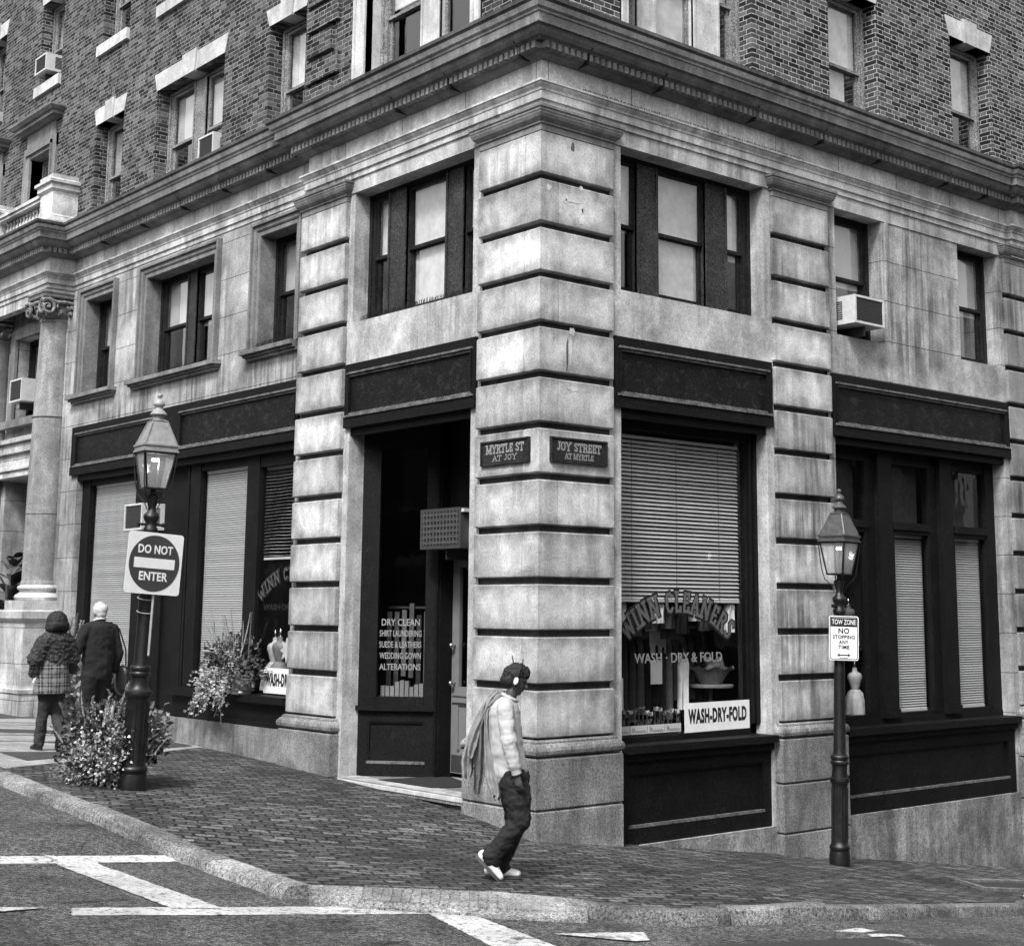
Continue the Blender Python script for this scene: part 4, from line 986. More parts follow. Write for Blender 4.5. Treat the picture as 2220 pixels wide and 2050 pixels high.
mt.add([(x, y, .307) for x, y in pts]+[(x, y, zf) for x, y in pts], [(0, 1, 2, 3, 4), (5, 6, 7, 8, 9)]+[(i, (i+1) % 5, 5+(i+1) % 5, 5+i) for i in range(5)], .4)
tag(mt.build('door_mat', plain('mat_rubber', .012, .9, .4, 60, True, .5), None, origin=(.6, 2.6, .307)), 'black rubber mat lying in the splayed shop doorway', 'mat')

# ------------------------------------------------------------------ portico: engaged columns on pedestals, balustrade above
def column(s, dc=.05):
    c = FL(s, dc, 0)
    mb = MB(); prof = [(.325, 2.72), (.325, 2.76), (.31, 2.80)]+[(.31-.055*max(0, (t-.25)/.75)**1.4, 2.80+(7.30-2.80)*t) for t in [i/12 for i in range(13)]]+[(.27, 7.31), (.275, 7.34), (.255, 7.36), (.25, 7.55)]
    mb.lathe(prof, (c[0], c[1], 0), 40, .5); o = mb.build('column', stone_mat('column_stone', .26, .5, 1.2, .3, grain=.3) if s < 14 else MT['trim'], B, smooth='auto')
    j = MB()
    for z in (3.93, 5.62): j.lathe([(.314 if z < 4.5 else .303, z), (.3145 if z < 4.5 else .3035, z+.004), (.314 if z < 4.5 else .303, z+.008)], (c[0], c[1], 0), 40)
    j.build('column_joint', MT['dark'], o)
    mb = MB(); mb.lathe([(.33, 2.72), (.365, 2.70), (.375, 2.67), (.36, 2.64), (.335, 2.625), (.335, 2.60), (.36, 2.575), (.40, 2.555), (.42, 2.51), (.40, 2.465), (.36, 2.46)], (c[0], c[1], 0), 40, .6)
    mb.loft(rect(s-.43, s+.43, dc-.43, dc+.43, FL), [(0, 2.30), (0, 2.46)], tone=.6); mb.build('column_base', MT['frieze'], o, smooth='auto')
    # scrolled capital: corner volutes, leaf ruffs and an abacus
    cp = MB(); 
    cp.loft(rect(s-.36, s+.36, dc-.36, dc+.36, FL), [(-.03, 7.70), (.02, 7.72), (.03, 7.76), (.0, 7.765), (.03, 7.80), (.03, 7.84)], tone=.6)
    cp.lathe([(.26, 7.36), (.30, 7.42), (.33, 7.52), (.30, 7.60), (.33, 7.70)], (c[0], c[1], 0), 24, .3)
    for sx in (-1, 1):
        for sy in (-1, 1):
            for ax in (0, 1):
                pts = []; cc = Vector((c[0]+sx*.31, c[1]+sy*.31, 7.53))
                hd = Vector((sx, 0, 0)) if ax == 0 else Vector((0, sy, 0)); od = Vector((0, sy, 0)) if ax == 0 else Vector((sx, 0, 0))
                for q in range(26):
                    a = math.pi*.75-q*.42*1.0; r = .145*(1-q/27)
                    pts.append(cc+od*.07+hd*(math.cos(a)*-r)+Vector((0, 0, math.sin(a)*r)))
                cp.tube(pts, [.034*(1-q/40) for q in range(26)], 6)
                e = cc+od*.07; cp.tube([e-od*.02, e+od*.05], [.03, .018], 8)
                cp.tube([cc+od*.05-hd*.31+Vector((0, 0, .12)), cc+od*.06-hd*.15+Vector((0, 0, .10)), cc+od*.07+Vector((0, 0, .145))], [.03, .035, .035], 6)
    rnd = random.Random(5)
    for q in range(90):
        a = rnd.uniform(0, 2*math.pi); r = rnd.uniform(.30, .40); z = rnd.choice([7.42, 7.46, 7.56, 7.64]); p = Vector((c[0]+r*math.cos(a), c[1]+r*math.sin(a), z)); n = Vector((math.cos(a), math.sin(a), 0))
        cp.tube([p-n*.05-Vector((0, 0, .05)), p, p+n*.045+Vector((0, 0, .015)), p+n*.05-Vector((0, 0, .03))], [.018, .034, .022, .008], 6)
    cp.build('capital', plain('capital_stone', .17, .85, .5, 14, False, .6, tonev=.4), o, smooth='auto')
column(13.2); column(15.95); column(18.3)
mb = MB(); mb.tone = .5
for a, b in ((12.72, 14.0), (15.45, 16.45), (17.9, 18.9)):
    mb.loft(rect(a, b, -.2, .50, FL), [(.0, -1), (.0, .9), (.02, .92), (.02, .98), (-.03, 1.0), (-.04, 1.04), (-.04, 2.08), (-.02, 2.10), (.01, 2.13), (.03, 2.16), (.03, 2.27), (-.02, 2.30)])
mb.build('pedestal', MT['frieze'], B)
mb = MB(FL); mb.tone = .4
for a, b in ((13.3, 16.0), (16.0, 18.7)):
    mb.box(a, b, -.12, .12, 5.12, 5.40); mb.box(a, b, -.12, .18, 5.30, 5.36); mb.box(a, b, -.12, .05, 4.86, 5.12); mb.box(a, b, -.12, .10, 4.68, 4.86); mb.box(a, b, -.1, .14, 4.80, 4.83)
mb.build('string_course', MT['frieze'], B)
fr_ = MB(FL); fr_.tone = .4
for a, b in ((14.1, 15.3), (16.7, 17.9)):
    fr_.box(a-.2, a, -.12, -.04, 5.75, 7.5); fr_.box(b, b+.2, -.12, -.04, 5.75, 7.5); fr_.box(a, b, -.12, -.04, 7.32, 7.5); fr_.box(a-.1, a-.05, -.12, -.01, 5.75, 7.4); fr_.box(a-.3, b+.3, -.2, .08, 5.62, 5.76)
fr_.build('stone_frame', MT['trim'], B)
bal = None
for a in (12.95, 15.7, 18.1):
    bp = MB(); bp.tone = .8; bp.loft(rect(a, a+.56, -.12, .345, FL), [(.10, 9.05), (.10, 9.10), (0, 9.24), (0, 9.66), (.015, 9.67), (.05, 9.70), (.05, 9.78), (.09, 9.80), (.09, 9.86), (.02, 9.90), (.02, 9.97), (-.2, 10.0)])
    o_b = bp.build('balustrade' if bal is None else 'pedestal_block', MT['frieze'], B if bal is None else bal); bal = bal or o_b
rl = MB(FL); rl.tone = .5; rl.box(13.5, 15.7, .02, .30, 9.60, 9.74); rl.box(13.5, 15.7, -.0, .33, 9.66, 9.71); rl.box(13.5, 15.7, .04, .28, 9.08, 9.18); rl.box(16.26, 18.1, .02, .30, 9.60, 9.74); rl.build('hand_rail', MT['frieze'], bal)
for i in range(14):
    s = 13.62+i*.155
    if s > 15.62: break
    v = MB(); c = FL(s, .16, 0); v.lathe([(.05, 9.18), (.05, 9.21), (.03, 9.23), (.055, 9.30), (.06, 9.34), (.035, 9.46), (.026, 9.52), (.045, 9.54), (.03, 9.56), (.05, 9.60)], (c[0], c[1], 0), 10, .5); v.build('baluster', MT['frieze'], bal, smooth=True)
mb = MB(FL); mb.tone = .5; mb.box(14.0, 15.5, -1.25, -1.2, .7, 4.7); mb.build('portico_door', MT['black'], B)
mb = MB(FL); mb.tone = .6; mb.box(12.9, 13.3, -.2, -.055, -1, 7.7); mb.build('corner_strip', MT['stone_r'], B)

# ------------------------------------------------------------------ air conditioners, each standing in its window
def ac(T, s0, s1, z0, z1, d0, d1, label, frame=.03, side=True, lattice=False):
    c = T((s0+s1)/2, (d0+d1)/2, z0); R = thing('air_conditioner', label, 'air conditioner', c, 0, 'window air conditioners')
    def L(mb): mb.v = [tuple(Vector(p)-Vector(c)) for p in mb.v]; return mb
    b = MB(T); b.tone = .6
    b.box(s0, s1, d0, d1-.03, z0, z1); b.box(s0, s0+frame, d1-.03, d1, z0, z1); b.box(s1-frame, s1, d1-.03, d1, z0, z1); b.box(s0+frame, s1-frame, d1-.03, d1, z1-frame, z1); b.box(s0+frame, s1-frame, d1-.03, d1, z0, z0+frame)
    L(b).build('casing', MT['offwhite'] if not lattice else MT['signgrey'], R)
    g_ = MB(T); g_.tone = .5
    g_.box(s0+frame, s1-frame, d1-.03, d1-.022, z0+frame, z1-frame)
    n = 14
    for i in range(n):
        z = z0+frame+(z1-z0-2*frame)*(i+.5)/n; g_.box(s0+frame, s1-frame, d1-.022, d1-.012, z-.004, z+.004)
    if lattice:
        for i in range(11):
            s = s0+frame+(s1-s0-2*frame)*(i+.5)/11; g_.box(s-.012, s+.012, d1-.022, d1+.006, z0+frame, z1-frame)
        for i in range(6):
            z = z0+frame+(z1-z0-2*frame)*(i+.5)/6; g_.box(s0+frame, s1-frame, d1-.012, d1+.004, z-.014, z+.014)
    L(g_).build('grille', MT['grille'], R)
    if side:
        v = MB(T)
        for e, sg in ((s0, -1), (s1, 1)):
            for i in range(9):
                z = z0+(z1-z0)*(.2+.6*i/8); v.box(min(e, e+sg*.003), max(e, e+sg*.003), d0+(d1-d0)*.25, d0+(d1-d0)*.6, z-.008, z+.008)
        L(v).build('side_vent', MT['signblack'], R)
    k = MB(T); k.box((s0+s1)/2-.015, (s0+s1)/2+.015, d0, d1-.1, z0-.13, z0-.002, .3); k.box((s0+s1)/2-.015, (s0+s1)/2+.015, d0, d0+.02, z0-.25, z0-.13, .3); L(k).build('bracket', MT['signgrey'], R)
    return R
ac(FR, 5.34, 5.98, 6.12, 6.50, -.36, .17, 'large pale air conditioner jutting from the stone storey window on the right front')
ac(FL, 7.88, 8.37, 9.16, 9.58, -.40, -.10, 'white air conditioner in the double brick storey window under a keystone lintel')
ac(FL, 14.44, 14.97, 12.42, 12.76, -.40, .05, 'white air conditioner standing out above a pale sill in the top left window')
ac(FL, 14.50, 15.08, 6.08, 6.50, -.40, .10, 'white air conditioner beside the stone column in the portico window', side=False)
ac(FL, 9.28, 9.9, 3.53, 3.94, -.30, .10, 'white air conditioner above the black shopfront behind the left lamp lantern')
ac(FL, 2.14, 2.96, 3.07, 3.56, -1.05, -.60, 'dark boxy air conditioner with a latticed grille above the corner shop door', lattice=True, frame=.04)
lb = MB(FL); lb.box(2.08, 2.13, -.78, -.72, 3.14, 3.54); lb.box(2.08, 2.13, -.72, -.60, 3.50, 3.54); tag(lb.build('bracket', MT['offwhite'], None, origin=FL(2.1, -.75, 3.3)), 'pale angle bracket beside the latticed air conditioner over the shop door', 'bracket')

# ------------------------------------------------------------------ street name plates on the corner pier
def plate(T, s0, s1, z0, z1, l1, l2, label):
    c = T((s0+s1)/2, 0, (z0+z1)/2); b = MB(T); b.tone = .5
    b.box(s0, s1, .001, .020, z0, z1); w_ = .012
    b.box(s0-.01, s1+.01, .001, .034, z1-w_, z1+.008); b.box(s0-.01, s1+.01, .001, .034, z0-.008, z0+w_); b.box(s0-.01, s0+w_, .001, .034, z0+w_, z1-w_); b.box(s1-w_, s1+.01, .001, .034, z0+w_, z1-w_)
    for q in (s0-.005, s1-.005):
        for z in (z0, z1): b.box(q, q+.012, .02, .04, z-.006, z+.006)
    P_ = tag(b.build('street_sign', MT['plate'], None, origin=c), label, 'street sign')
    R = Vector(T(1, 0, 0)) if T is FR else -Vector(T(1, 0, 0)); U = Vector((0, 0, 1)); C = Vector(T((s0+s1)/2, .0215, 0))
    mb = MB()
    for s, zc, h, wd in ((l1, z0+(z1-z0)*.66, .088, (s1-s0)*.80), (l2, z0+(z1-z0)*.26, .058, (s1-s0)*.52)):
        gl = glyph_len(s); wk = wd/(gl*h); x = -wd/2
        for ch in s:
            slab(mb, ch, Vector((C.x, C.y, zc-h/2))+R*x, R, U, h, wk, h*.20 if h > .07 else h*.17, 0.0); x += GL[ch][0]*h*wk
    mb.v = [tuple(Vector(p)-Vector(c)) for p in mb.v]
    mb.build('lettering', MT['letter'], P_, recalc=False)
plate(FL, .145, .965, 3.925, 4.18, 'MYRTLE ST', 'AT JOY', 'black street name plate on the left face of the corner pier, reading Myrtle St')
plate(FR, .16, .97, 3.925, 4.183, 'JOY STREET', 'AT MYRTLE', 'black street name plate on the right face of the corner pier, reading Joy Street')
# ------------------------------------------------------------------ gas lamps
def lamp(x, y, rz, k, H, label):
    z = gz(x, y); R = thing('street_lamp', label, 'street lamp', (x, y, z), rz, 'old gas street lamps'); R.rotation_euler = (Matrix.Rotation(math.radians(1.35), 3, Vector((fw.x, fw.y, 0)))@Matrix.Rotation(rz, 3, 'Z')).to_euler()
    LB = H-.98                                                   # underside of the lantern
    p = MB(); q = k
    prof = [(.148*q, -.25), (.148*q, .02), (.150*q, .10), (.140*q, .16), (.128*q, .165), (.142*q, .185), (.146*q, .205), (.140*q, .225), (.122*q, .24), (.118*q, .28), (.113*q, .90), (.118*q, .92), (.135*q, .94), (.142*q, .965), (.138*q, .99), (.118*q, 1.0), (.092, 1.04), (.086, 1.10), (.092, 1.14),
            (.106, 1.15), (.108, 1.175), (.098, 1.185), (.096, 1.195), (.105, 1.205), (.107, 1.235), (.098, 1.25), (.078, 1.26), (.072, 1.30), (.068, 1.9), (.058, LB-.62), (.055, LB-.50), (.06, LB-.49), (.075, LB-.46), (.078, LB-.43), (.06, LB-.40), (.056, LB-.36), (.075, LB-.33), (.085, LB-.30), (.075, LB-.27), (.05, LB-.25), (.04, LB-.20), (.06, LB-.12), (.07, LB-.08), (.03, LB-.06), (.03, LB)]
    p.lathe(prof, n=28); post = p.build('post', MT['iron'], R, smooth='auto')
    fl = MB()
    for i in range(16):
        a = 2*math.pi*i/16; c, s = math.cos(a), math.sin(a); r0 = .113*q
        fl.tube([(c*r0, s*r0, .29), (c*r0*.985, s*r0*.985, .88)], .010*q, 5)
    fl.build('fluting', MT['iron'], post)
    b = MB(); b.tube([(-.13, 0, LB-.38), (.13, 0, LB-.38)], .014, 8); b.tube([(-.15, 0, LB-.38), (-.12, 0, LB-.38)], .022, 8); b.tube([(.12, 0, LB-.38), (.15, 0, LB-.38)], .022, 8)
    b.tube([(-.09, 0, LB-.46), (.09, 0, LB-.46)], .010, 8); b.build('ladder_bar', MT['iron'], R)
    hb, ht = .105, .168                                          # lantern half widths, bottom and top
    zb, zt = LB, LB+.38
    sq = lambda h, z_: [(-h, -h, z_), (h, -h, z_), (h, h, z_), (-h, h, z_)]
    f = MB()
    for a, c in zip(sq(hb, zb), sq(ht, zt)): f.tube([a, c], .011, 6)
    for h, z_, r in ((hb, zb, .012), (ht, zt-.005, .012)):
        s = sq(h, z_)
        for i in range(4): f.tube([s[i], s[(i+1) % 4]], r, 6)
    f.box(-hb, hb, -hb, hb, zb-.012, zb-.002)
    for sx in (-1, 1):
        for sy in (-1, 1):                                       # the thin outer stays curling down to the post
            f.tube([(sx*.185, sy*.185, zt+.02), (sx*.15, sy*.15, zb+.05), (sx*.125, sy*.125, zb-.06), (sx*.07, sy*.07, zb-.13), (sx*.04, sy*.04, zb-.22)], .0065, 5)
    lant = f.build('lantern', MT['iron'], R)
    t = MB()
    s0 = [(-.19, -.19), (.19, -.19), (.19, .19), (-.19, .19)]
    t.loft(s0, [(-.03, zt), (0, zt+.005), (0, zt+.022), (-.012, zt+.026), (-.012, zt+.062), (0, zt+.066), (0, zt+.085), (-.022, zt+.09), (-.112, zt+.335), (-.105, zt+.345), (-.13, zt+.36)], tone=.5)
    for sx, sy in ((-1, -1), (1, -1), (1, 1), (-1, 1)): t.tube([(sx*.17, sy*.17, zt+.09), (sx*.08, sy*.08, zt+.335)], .009, 5)
    t.lathe([(.060, zt+.35), (.060, zt+.405), (.088, zt+.41), (.09, zt+.42), (.072, zt+.445), (.05, zt+.465), (.04, zt+.485), (.045, zt+.50), (.062, zt+.515), (.064, zt+.525), (.055, zt+.555), (.036, zt+.575), (.016, zt+.585), (.014, zt+.595), (.026, zt+.605), (.030, zt+.62), (.024, zt+.638), (.008, zt+.648)], n=20)
    t.build('lantern_roof', MT['ironworn'] if x > 0 else plain('pale_lantern_metal', .22, .4, .3, 9), lant, smooth='auto')
    g_ = MB(); a, c = sq(hb-.004, zb), sq(ht-.004, zt)
    for i in range(4): j = (i+1) % 4; g_.add([a[i], a[j], c[j], c[i]], [(0, 1, 2, 3)], .5)
    g_.build('lantern_glass', MT['lampglass'], lant)
    e = MB(); e.tube([(-.035, 0, zt-.06), (-.022, 0, zt-.085)], [.012, .014], 8); e.tube([(.03, 0, zt-.055), (.02, 0, zt-.085)], [.012, .014], 8); e.tube([(0, .03, zt-.06), (0, .02, zt-.085)], [.012, .014], 8); e.build('gas_mantle', MT['glow'], lant)
    e = MB(); e.tube([(0, 0, zt+.02), (0, 0, zt-.05)], .012, 8); e.tube([(0.05, .05, zb), (.06, .06, zt)], .006, 6); e.build('burner', MT['metal'], lant)
    ld = bpy.data.lights.new('mantle_light', 'POINT'); ld.energy = .35; ld.shadow_soft_size = .03
    lo_ = bpy.data.objects.new('mantle_light', ld); COL.objects.link(lo_); lo_.parent = R; lo_.location = (0, 0, zt-.12)
    return R
LX, LY = -3.16, 2.73
lamp(LX, LY, math.radians(-8), 1.0, 4.08, 'black cast iron gas lamp beside the flower planter, behind the do not enter sign')
QX, QY = 4.078, -.681
lamp(QX, QY, math.radians(7), .82, 4.345, 'black cast iron gas lamp by the right wall, carrying the tow zone sign')

def sign_frame(C, toward, roll=0, tilt=0):
    """right / up / normal of a sign facing along the horizontal vector toward"""
    N = Vector((toward[0], toward[1], 0)).normalized(); U = Vector((0, 0, 1)); R = U.cross(N).normalized()
    R2 = R*math.cos(roll)+U*math.sin(roll); U2 = -R*math.sin(roll)+U*math.cos(roll)
    return R2, U2, N
def flat(mb, pts2, C, R, U, N, d0, d1, tone=.5):
    n = len(pts2); vs = [C+R*p[0]+U*p[1]+N*d0 for p in pts2]+[C+R*p[0]+U*p[1]+N*d1 for p in pts2]
    mb.add(vs, [tuple(range(n)), tuple(range(n, 2*n))]+[(i, (i+1) % n, n+(i+1) % n, n+i) for i in range(n)], tone)
def rrect(w_, h, r, n=5):
    out = []
    for cx, cy, a0 in ((w_/2-r, h/2-r, 0), (-w_/2+r, h/2-r, 90), (-w_/2+r, -h/2+r, 180), (w_/2-r, -h/2+r, 270)):
        for i in range(n+1): a = math.radians(a0+90*i/n); out.append((cx+r*math.cos(a), cy+r*math.sin(a)))
    return out
def rel(mb, c): mb.v = [tuple(Vector(p)-Vector(c)) for p in mb.v]; return mb
# do not enter
DC = Vector((-3.05, 2.50, 2.80))-Vector((rt.x, rt.y, 0))*.085; R_, U_, N_v = sign_frame(DC, (.05, -1), math.radians(-3.2))
DN = thing('traffic_sign', 'square white do not enter sign with a dark disc, strapped to the left lamp', 'traffic sign', DC)
b = MB(); flat(b, rrect(.64, .64, .035), Vector(), R_, U_, N_v, -.004, 0, .6); b.build('sign_plate', MT['white'], DN)
b = MB(); flat(b, [(.292*math.cos(i*math.pi/32), .292*math.sin(i*math.pi/32)) for i in range(64)], Vector(), R_, U_, N_v, 0.0005, .0025); b.build('sign_disc', MT['signgrey'], DN)
b = MB(); flat(b, rrect(.47, .105, .004, 1), Vector(), R_, U_, N_v, .003, .005, .6); b.build('sign_bar', MT['white'], DN)
text('DO NOT', .40, .092, U_*.145+N_v*.004, R_, U_, MT['white'], 'lettering', DN, .025, tone=.6)
text('ENTER', .33, .092, -U_*.135+N_v*.004, R_, U_, MT['white'], 'lettering', DN, .025, tone=.6)
b = MB(); b.tube([--R_*.03-N_v*.03+U_*.30, R_*.0-N_v*.03-Vector((0, 0, .95))], .013, 6, .9); b.build('sign_post', plain('galvanised', .30, .45, .15, 30), DN)
b = MB(); O_ = Vector((LX, LY, 2.80))+Vector((rt.x, rt.y, 0))*.045-DC
for z_ in (-.36, -.50):
    b.tube([O_+Vector((.08*math.cos(a), .08*math.sin(a), z_+.02*math.sin(a*1.0))) for a in [i*math.pi/8 for i in range(17)]], .006, 4)
b.build('strap', plain('steel_strap', .35, .4, .1, 20), DN)
# tow zone
TC = Vector((QX, QY, gz(QX, QY)))+Vector((-.80, -.62, 0)).normalized()*.105+Vector((0, 0, 2.61))+Vector((rt.x, rt.y, 0))*.115; R_, U_, N_v = sign_frame(TC, (-.62, -.78), math.radians(-1.5))
TN = thing('parking_sign', 'small white tow zone no stopping sign with a double arrow on the right lamp post', 'traffic sign', TC)
b = MB(); flat(b, rrect(.355, .52, .03), Vector(), R_, U_, N_v, -.004, 0, .6); b.build('sign_plate', MT['white'], TN)
b = MB(); o1, i1 = rrect(.335, .50, .025), rrect(.318, .483, .02); n = len(o1)
vs = [R_*p[0]+U_*p[1]+N_v*.0012 for p in o1+i1]; b.add(vs, [(i, (i+1) % n, n+(i+1) % n, n+i) for i in range(n)], .5)
flat(b, [(-.157, .135), (.157, .135), (.157, .236), (-.157, .236)], Vector(), R_, U_, N_v, .0014, .0024)
b.build('sign_border', MT['signblack'], TN)
text('TOW ZONE', .285, .060, U_*.188+N_v*.003, R_, U_, MT['white'], 'lettering', TN, .008, .001, tone=.6)
for s_, wd, h, yy in (('NO', .13, .066, .085), ('STOPPING', .265, .046, .013), ('ANY', .115, .045, -.048), ('TIME', .135, .045, -.106)):
    text(s_, wd, h, U_*yy+N_v*.001, R_, U_, MT['signblack'], 'lettering', TN, .03, .001)
b = MB(); flat(b, [(-.05, -.192), (-.05, -.205), (.05, -.205), (.05, -.192)], Vector(), R_, U_, N_v, .001, .002); flat(b, [(-.083, -.198), (-.05, -.18), (-.05, -.217)], Vector(), R_, U_, N_v, .001, .002); flat(b, [(.083, -.198), (.05, -.18), (.05, -.217)], Vector(), R_, U_, N_v, .001, .002)
flat(b, [(-.05, -.228), (.05, -.228), (.05, -.234), (-.05, -.234)], Vector(), R_, U_, N_v, .001, .002); b.build('arrow', MT['signblack'], TN)
b = MB()
for z_ in (.12, -.14): b.tube([Vector((QX, QY, TC.z+z_))+Vector((rt.x, rt.y, 0))*.062-TC+Vector((.07*math.cos(a), .07*math.sin(a), 0)) for a in [i*math.pi/8 for i in range(17)]], .006, 4)
b.build('strap', bpy.data.materials['steel_strap'], TN)

# ------------------------------------------------------------------ plants
def leaf_mat(name, v, var=.5):
    M = M_(name); p = M.pos(True)
    c = M.math('MULTIPLY', M.ramp(M.math('POWER', M.tone(), 1.4), 0, 1, v*(1-var), v*(1+var*1.6)), M.ramp(M.noise(p, 30, 2), .3, .7, .75, 1.25))
    M.b.inputs['Subsurface Weight'].default_value = 0
    return M.out(c, .5, None, spec=.4)
LEAF = leaf_mat('leaf', .06, .6); LEAFP = leaf_mat('pale_leaf', .30, .7); FLOW = leaf_mat('small_flower', .65, .5); SPIKE = leaf_mat('flower_spike', .22, .5)
def leaf(mb, p, dr, L, W, rnd, tone=None, curl=.35):
    """one folded leaf: four faces along a curved midrib"""
    dr = Vector(dr)
    if dr.length < 1e-3: return
    dr.normalize(); a = Vector((rnd.uniform(-1, 1), rnd.uniform(-1, 1), rnd.uniform(-.4, 1))); s = dr.cross(a)
    if s.length < 1e-3: return
    s.normalize(); n = s.cross(dr); m1 = p+dr*L*.3+n*L*.09; m2 = p+dr*L*.72+n*L*.06; tip = p+dr*L-n*L*curl*.5
    e = n*W*.22
    vs = [p, m1+s*W*.5+e, m1, m1-s*W*.5+e, m2+s*W*.40+e, m2, m2-s*W*.40+e, tip]
    mb.add(vs, [(0, 1, 2), (0, 2, 3), (1, 4, 5, 2), (2, 5, 6, 3), (4, 7, 5), (5, 7, 6)], rnd.random() if tone is None else tone)
def bush(mb, c, rad, n, L, W, rnd, up_=.4, shell=.35, clump=26):
    """leaves on twig clumps through an ellipsoid"""
    cl = []
    for _ in range(clump):
        while True:
            v = Vector((rnd.uniform(-1, 1), rnd.uniform(-1, 1), rnd.uniform(-1, 1)))
            if .25 < v.length < 1: break
        cl.append((v, rnd.random()))
    for i in range(n):
        v, tn = rnd.choice(cl); v = v+Vector((rnd.gauss(0, .16), rnd.gauss(0, .16), rnd.gauss(0, .16)))
        p = Vector(c)+Vector((v.x*rad[0], v.y*rad[1], v.z*rad[2]))
        d = v.normalized()+Vector((rnd.gauss(0, .6), rnd.gauss(0, .6), rnd.gauss(0, .5)+up_))
        leaf(mb, p, d, L*rnd.uniform(.6, 1.3), W*rnd.uniform(.7, 1.3), rnd, min(1, max(0, tn*.6+rnd.random()*.5)))
def spike(mb, p, d, L, r, rnd):
    d = Vector(d).normalized(); bend = Vector((rnd.uniform(-.2, .2), rnd.uniform(-.2, .2), -.05))
    pts = []
    for i in range(9): t = i/8; pts.append(Vector(p)+d*L*t+bend*L*t*t*.6)
    mb.tube(pts, [r*(.5+.5*math.sin(min(1, t*1.6)*math.pi*.5))*(1-.75*(i/8)**2) for i, t in [(i, i/8) for i in range(9)]], 7, rnd.random())
    for i in range(90):
        t = rnd.random(); k = int(t*8); q = pts[k].lerp(pts[min(8, k+1)], t*8-k); v = Vector((rnd.gauss(0, 1), rnd.gauss(0, 1), rnd.gauss(0, .6))).normalized()
        leaf(mb, q+v*r*.5*(1-.7*t), v+d*.6, r*1.1, r*.8, rnd)
rnd = random.Random(3)
PX, PY = -3.22, 3.20; PZ = gz(PX, PY)
PT = thing('flower_planter', 'overflowing flower planter with tall flower spikes at the foot of the left lamp', 'planter', (PX, PY, PZ))
p = MB(); p.lathe([(.20, 0), (.26, .25), (.28, .36), (.29, .38), (.25, .38), (.24, .33)], n=24); p.build('pot', plain('pot_clay', .06, .8, .3, 12), PT, smooth='auto')
p = MB(); bush(p, (0, 0, .50), (.52, .52, .32), 900, .10, .052, rnd, .4, clump=60); bush(p, (.05, .0, .36), (.42, .42, .22), 500, .10, .06, rnd, .1); 
for k in range(46):
    a = rnd.uniform(0, 6.28); r = rnd.uniform(.1, .5); p.tube([(0, 0, .3), (r*.5*math.cos(a), r*.5*math.sin(a), .5), (r*math.cos(a), r*math.sin(a), rnd.uniform(.3, .8))], [.006, .003, .0015], 4, .1)
p.build('foliage', LEAF, PT, recalc=False)
vx, vy = -.43, -.9
p = MB(); bush(p, (-.10, -.30, .30), (.40, .27, .26), 1500, .045, .036, rnd, .3, clump=60); bush(p, (.3, -.25, .50), (.22, .2, .26), 350, .06, .045, rnd, .3); bush(p, (-.28, -.12, .20), (.25, .3, .20), 700, .042, .034, rnd, .3, clump=40); p.build('trailing_leaves', LEAFP, PT, recalc=False)
p = MB(); bush(p, (-.10, -.32, .34), (.40, .25, .24), 260, .030, .030, rnd, .5, clump=70); bush(p, (-.05, -.2, .52), (.4, .35, .22), 110, .030, .030, rnd, .5, clump=40); p.build('blossom', FLOW, PT, recalc=False)
R2h = Vector((rt.x, rt.y, 0)); F2h = Vector((fw.x, fw.y, 0)).normalized()
for u, h0, du, L, r in ((-.33, .80, -.12, .32, .022), (-.16, .85, -.03, .42, .028), (.0, .70, .10, .62, .034), (.14, .95, .12, .55, .028), (.05, .45, .12, .38, .026), (.18, .45, .05, .40, .026), (-.02, .86, .02, .5, .022), (.50, .6, .2, .35, .022), (-.45, .62, -.35, .45, .013), (-.25, .9, -.2, .5, .012), (.30, .85, .25, .5, .013), (.58, .55, .45, .40, .012), (.42, .5, .4, .35, .011)):
    q = MB(); spike(q, R2h*u*.8+Vector((0, 0, h0-.32))-F2h*.15, R2h*du*1.6+Vector((0, 0, 1)), L*.80, r, rnd); q.build('flower_spike', SPIKE, PT)
# window sill pot on Myrtle side
SP = FL(6.22, -.02, 1.195)
WP = thing('window_plant', 'wooden half barrel of trailing flowers on the black shop sill beside the wash-dry sign', 'planter', SP)
p = MB(); p.lathe([(.13, 0), (.16, .17), (.165, .20), (.15, .20), (.14, .16)], n=20); p.lathe([(.139, .04), (.145, .05), (.148, .075), (.142, .08)], n=20, tone=.1); p.lathe([(.156, .14), (.162, .15), (.163, .17), (.158, .18)], n=20, tone=.1); p.build('pot', plain('barrel_wood', .12, .7, .4, 20), WP)
p = MB(); bush(p, (-.05, .15, .40), (.30, .58, .32), 620, .075, .042, rnd, .5, clump=52); p.build('foliage', LEAF, WP, recalc=False)
p = MB(); bush(p, (-.22, .42, .10), (.20, .50, .26), 420, .055, .036, rnd, -.1, clump=44)
for k in range(14):
    y0 = rnd.uniform(-.1, .8); pts = [Vector((-.05, y0*.6, .25)), Vector((-.22, y0, .2)), Vector((-.30, y0+rnd.uniform(-.1, .15), -.02)), Vector((-.32, y0+rnd.uniform(-.1, .2), -.30*rnd.random()-.1))]
    p.tube(pts, .004, 4, .2)
    for q in range(16): t = rnd.uniform(.5, 3); i = min(2, int(t)); leaf(p, pts[i].lerp(pts[i+1], t-i), (rnd.gauss(0, 1)-.4, rnd.gauss(0, 1), rnd.gauss(0, .5)), .055, .042, rnd)
p.build('trailing_leaves', LEAFP, WP, recalc=False)
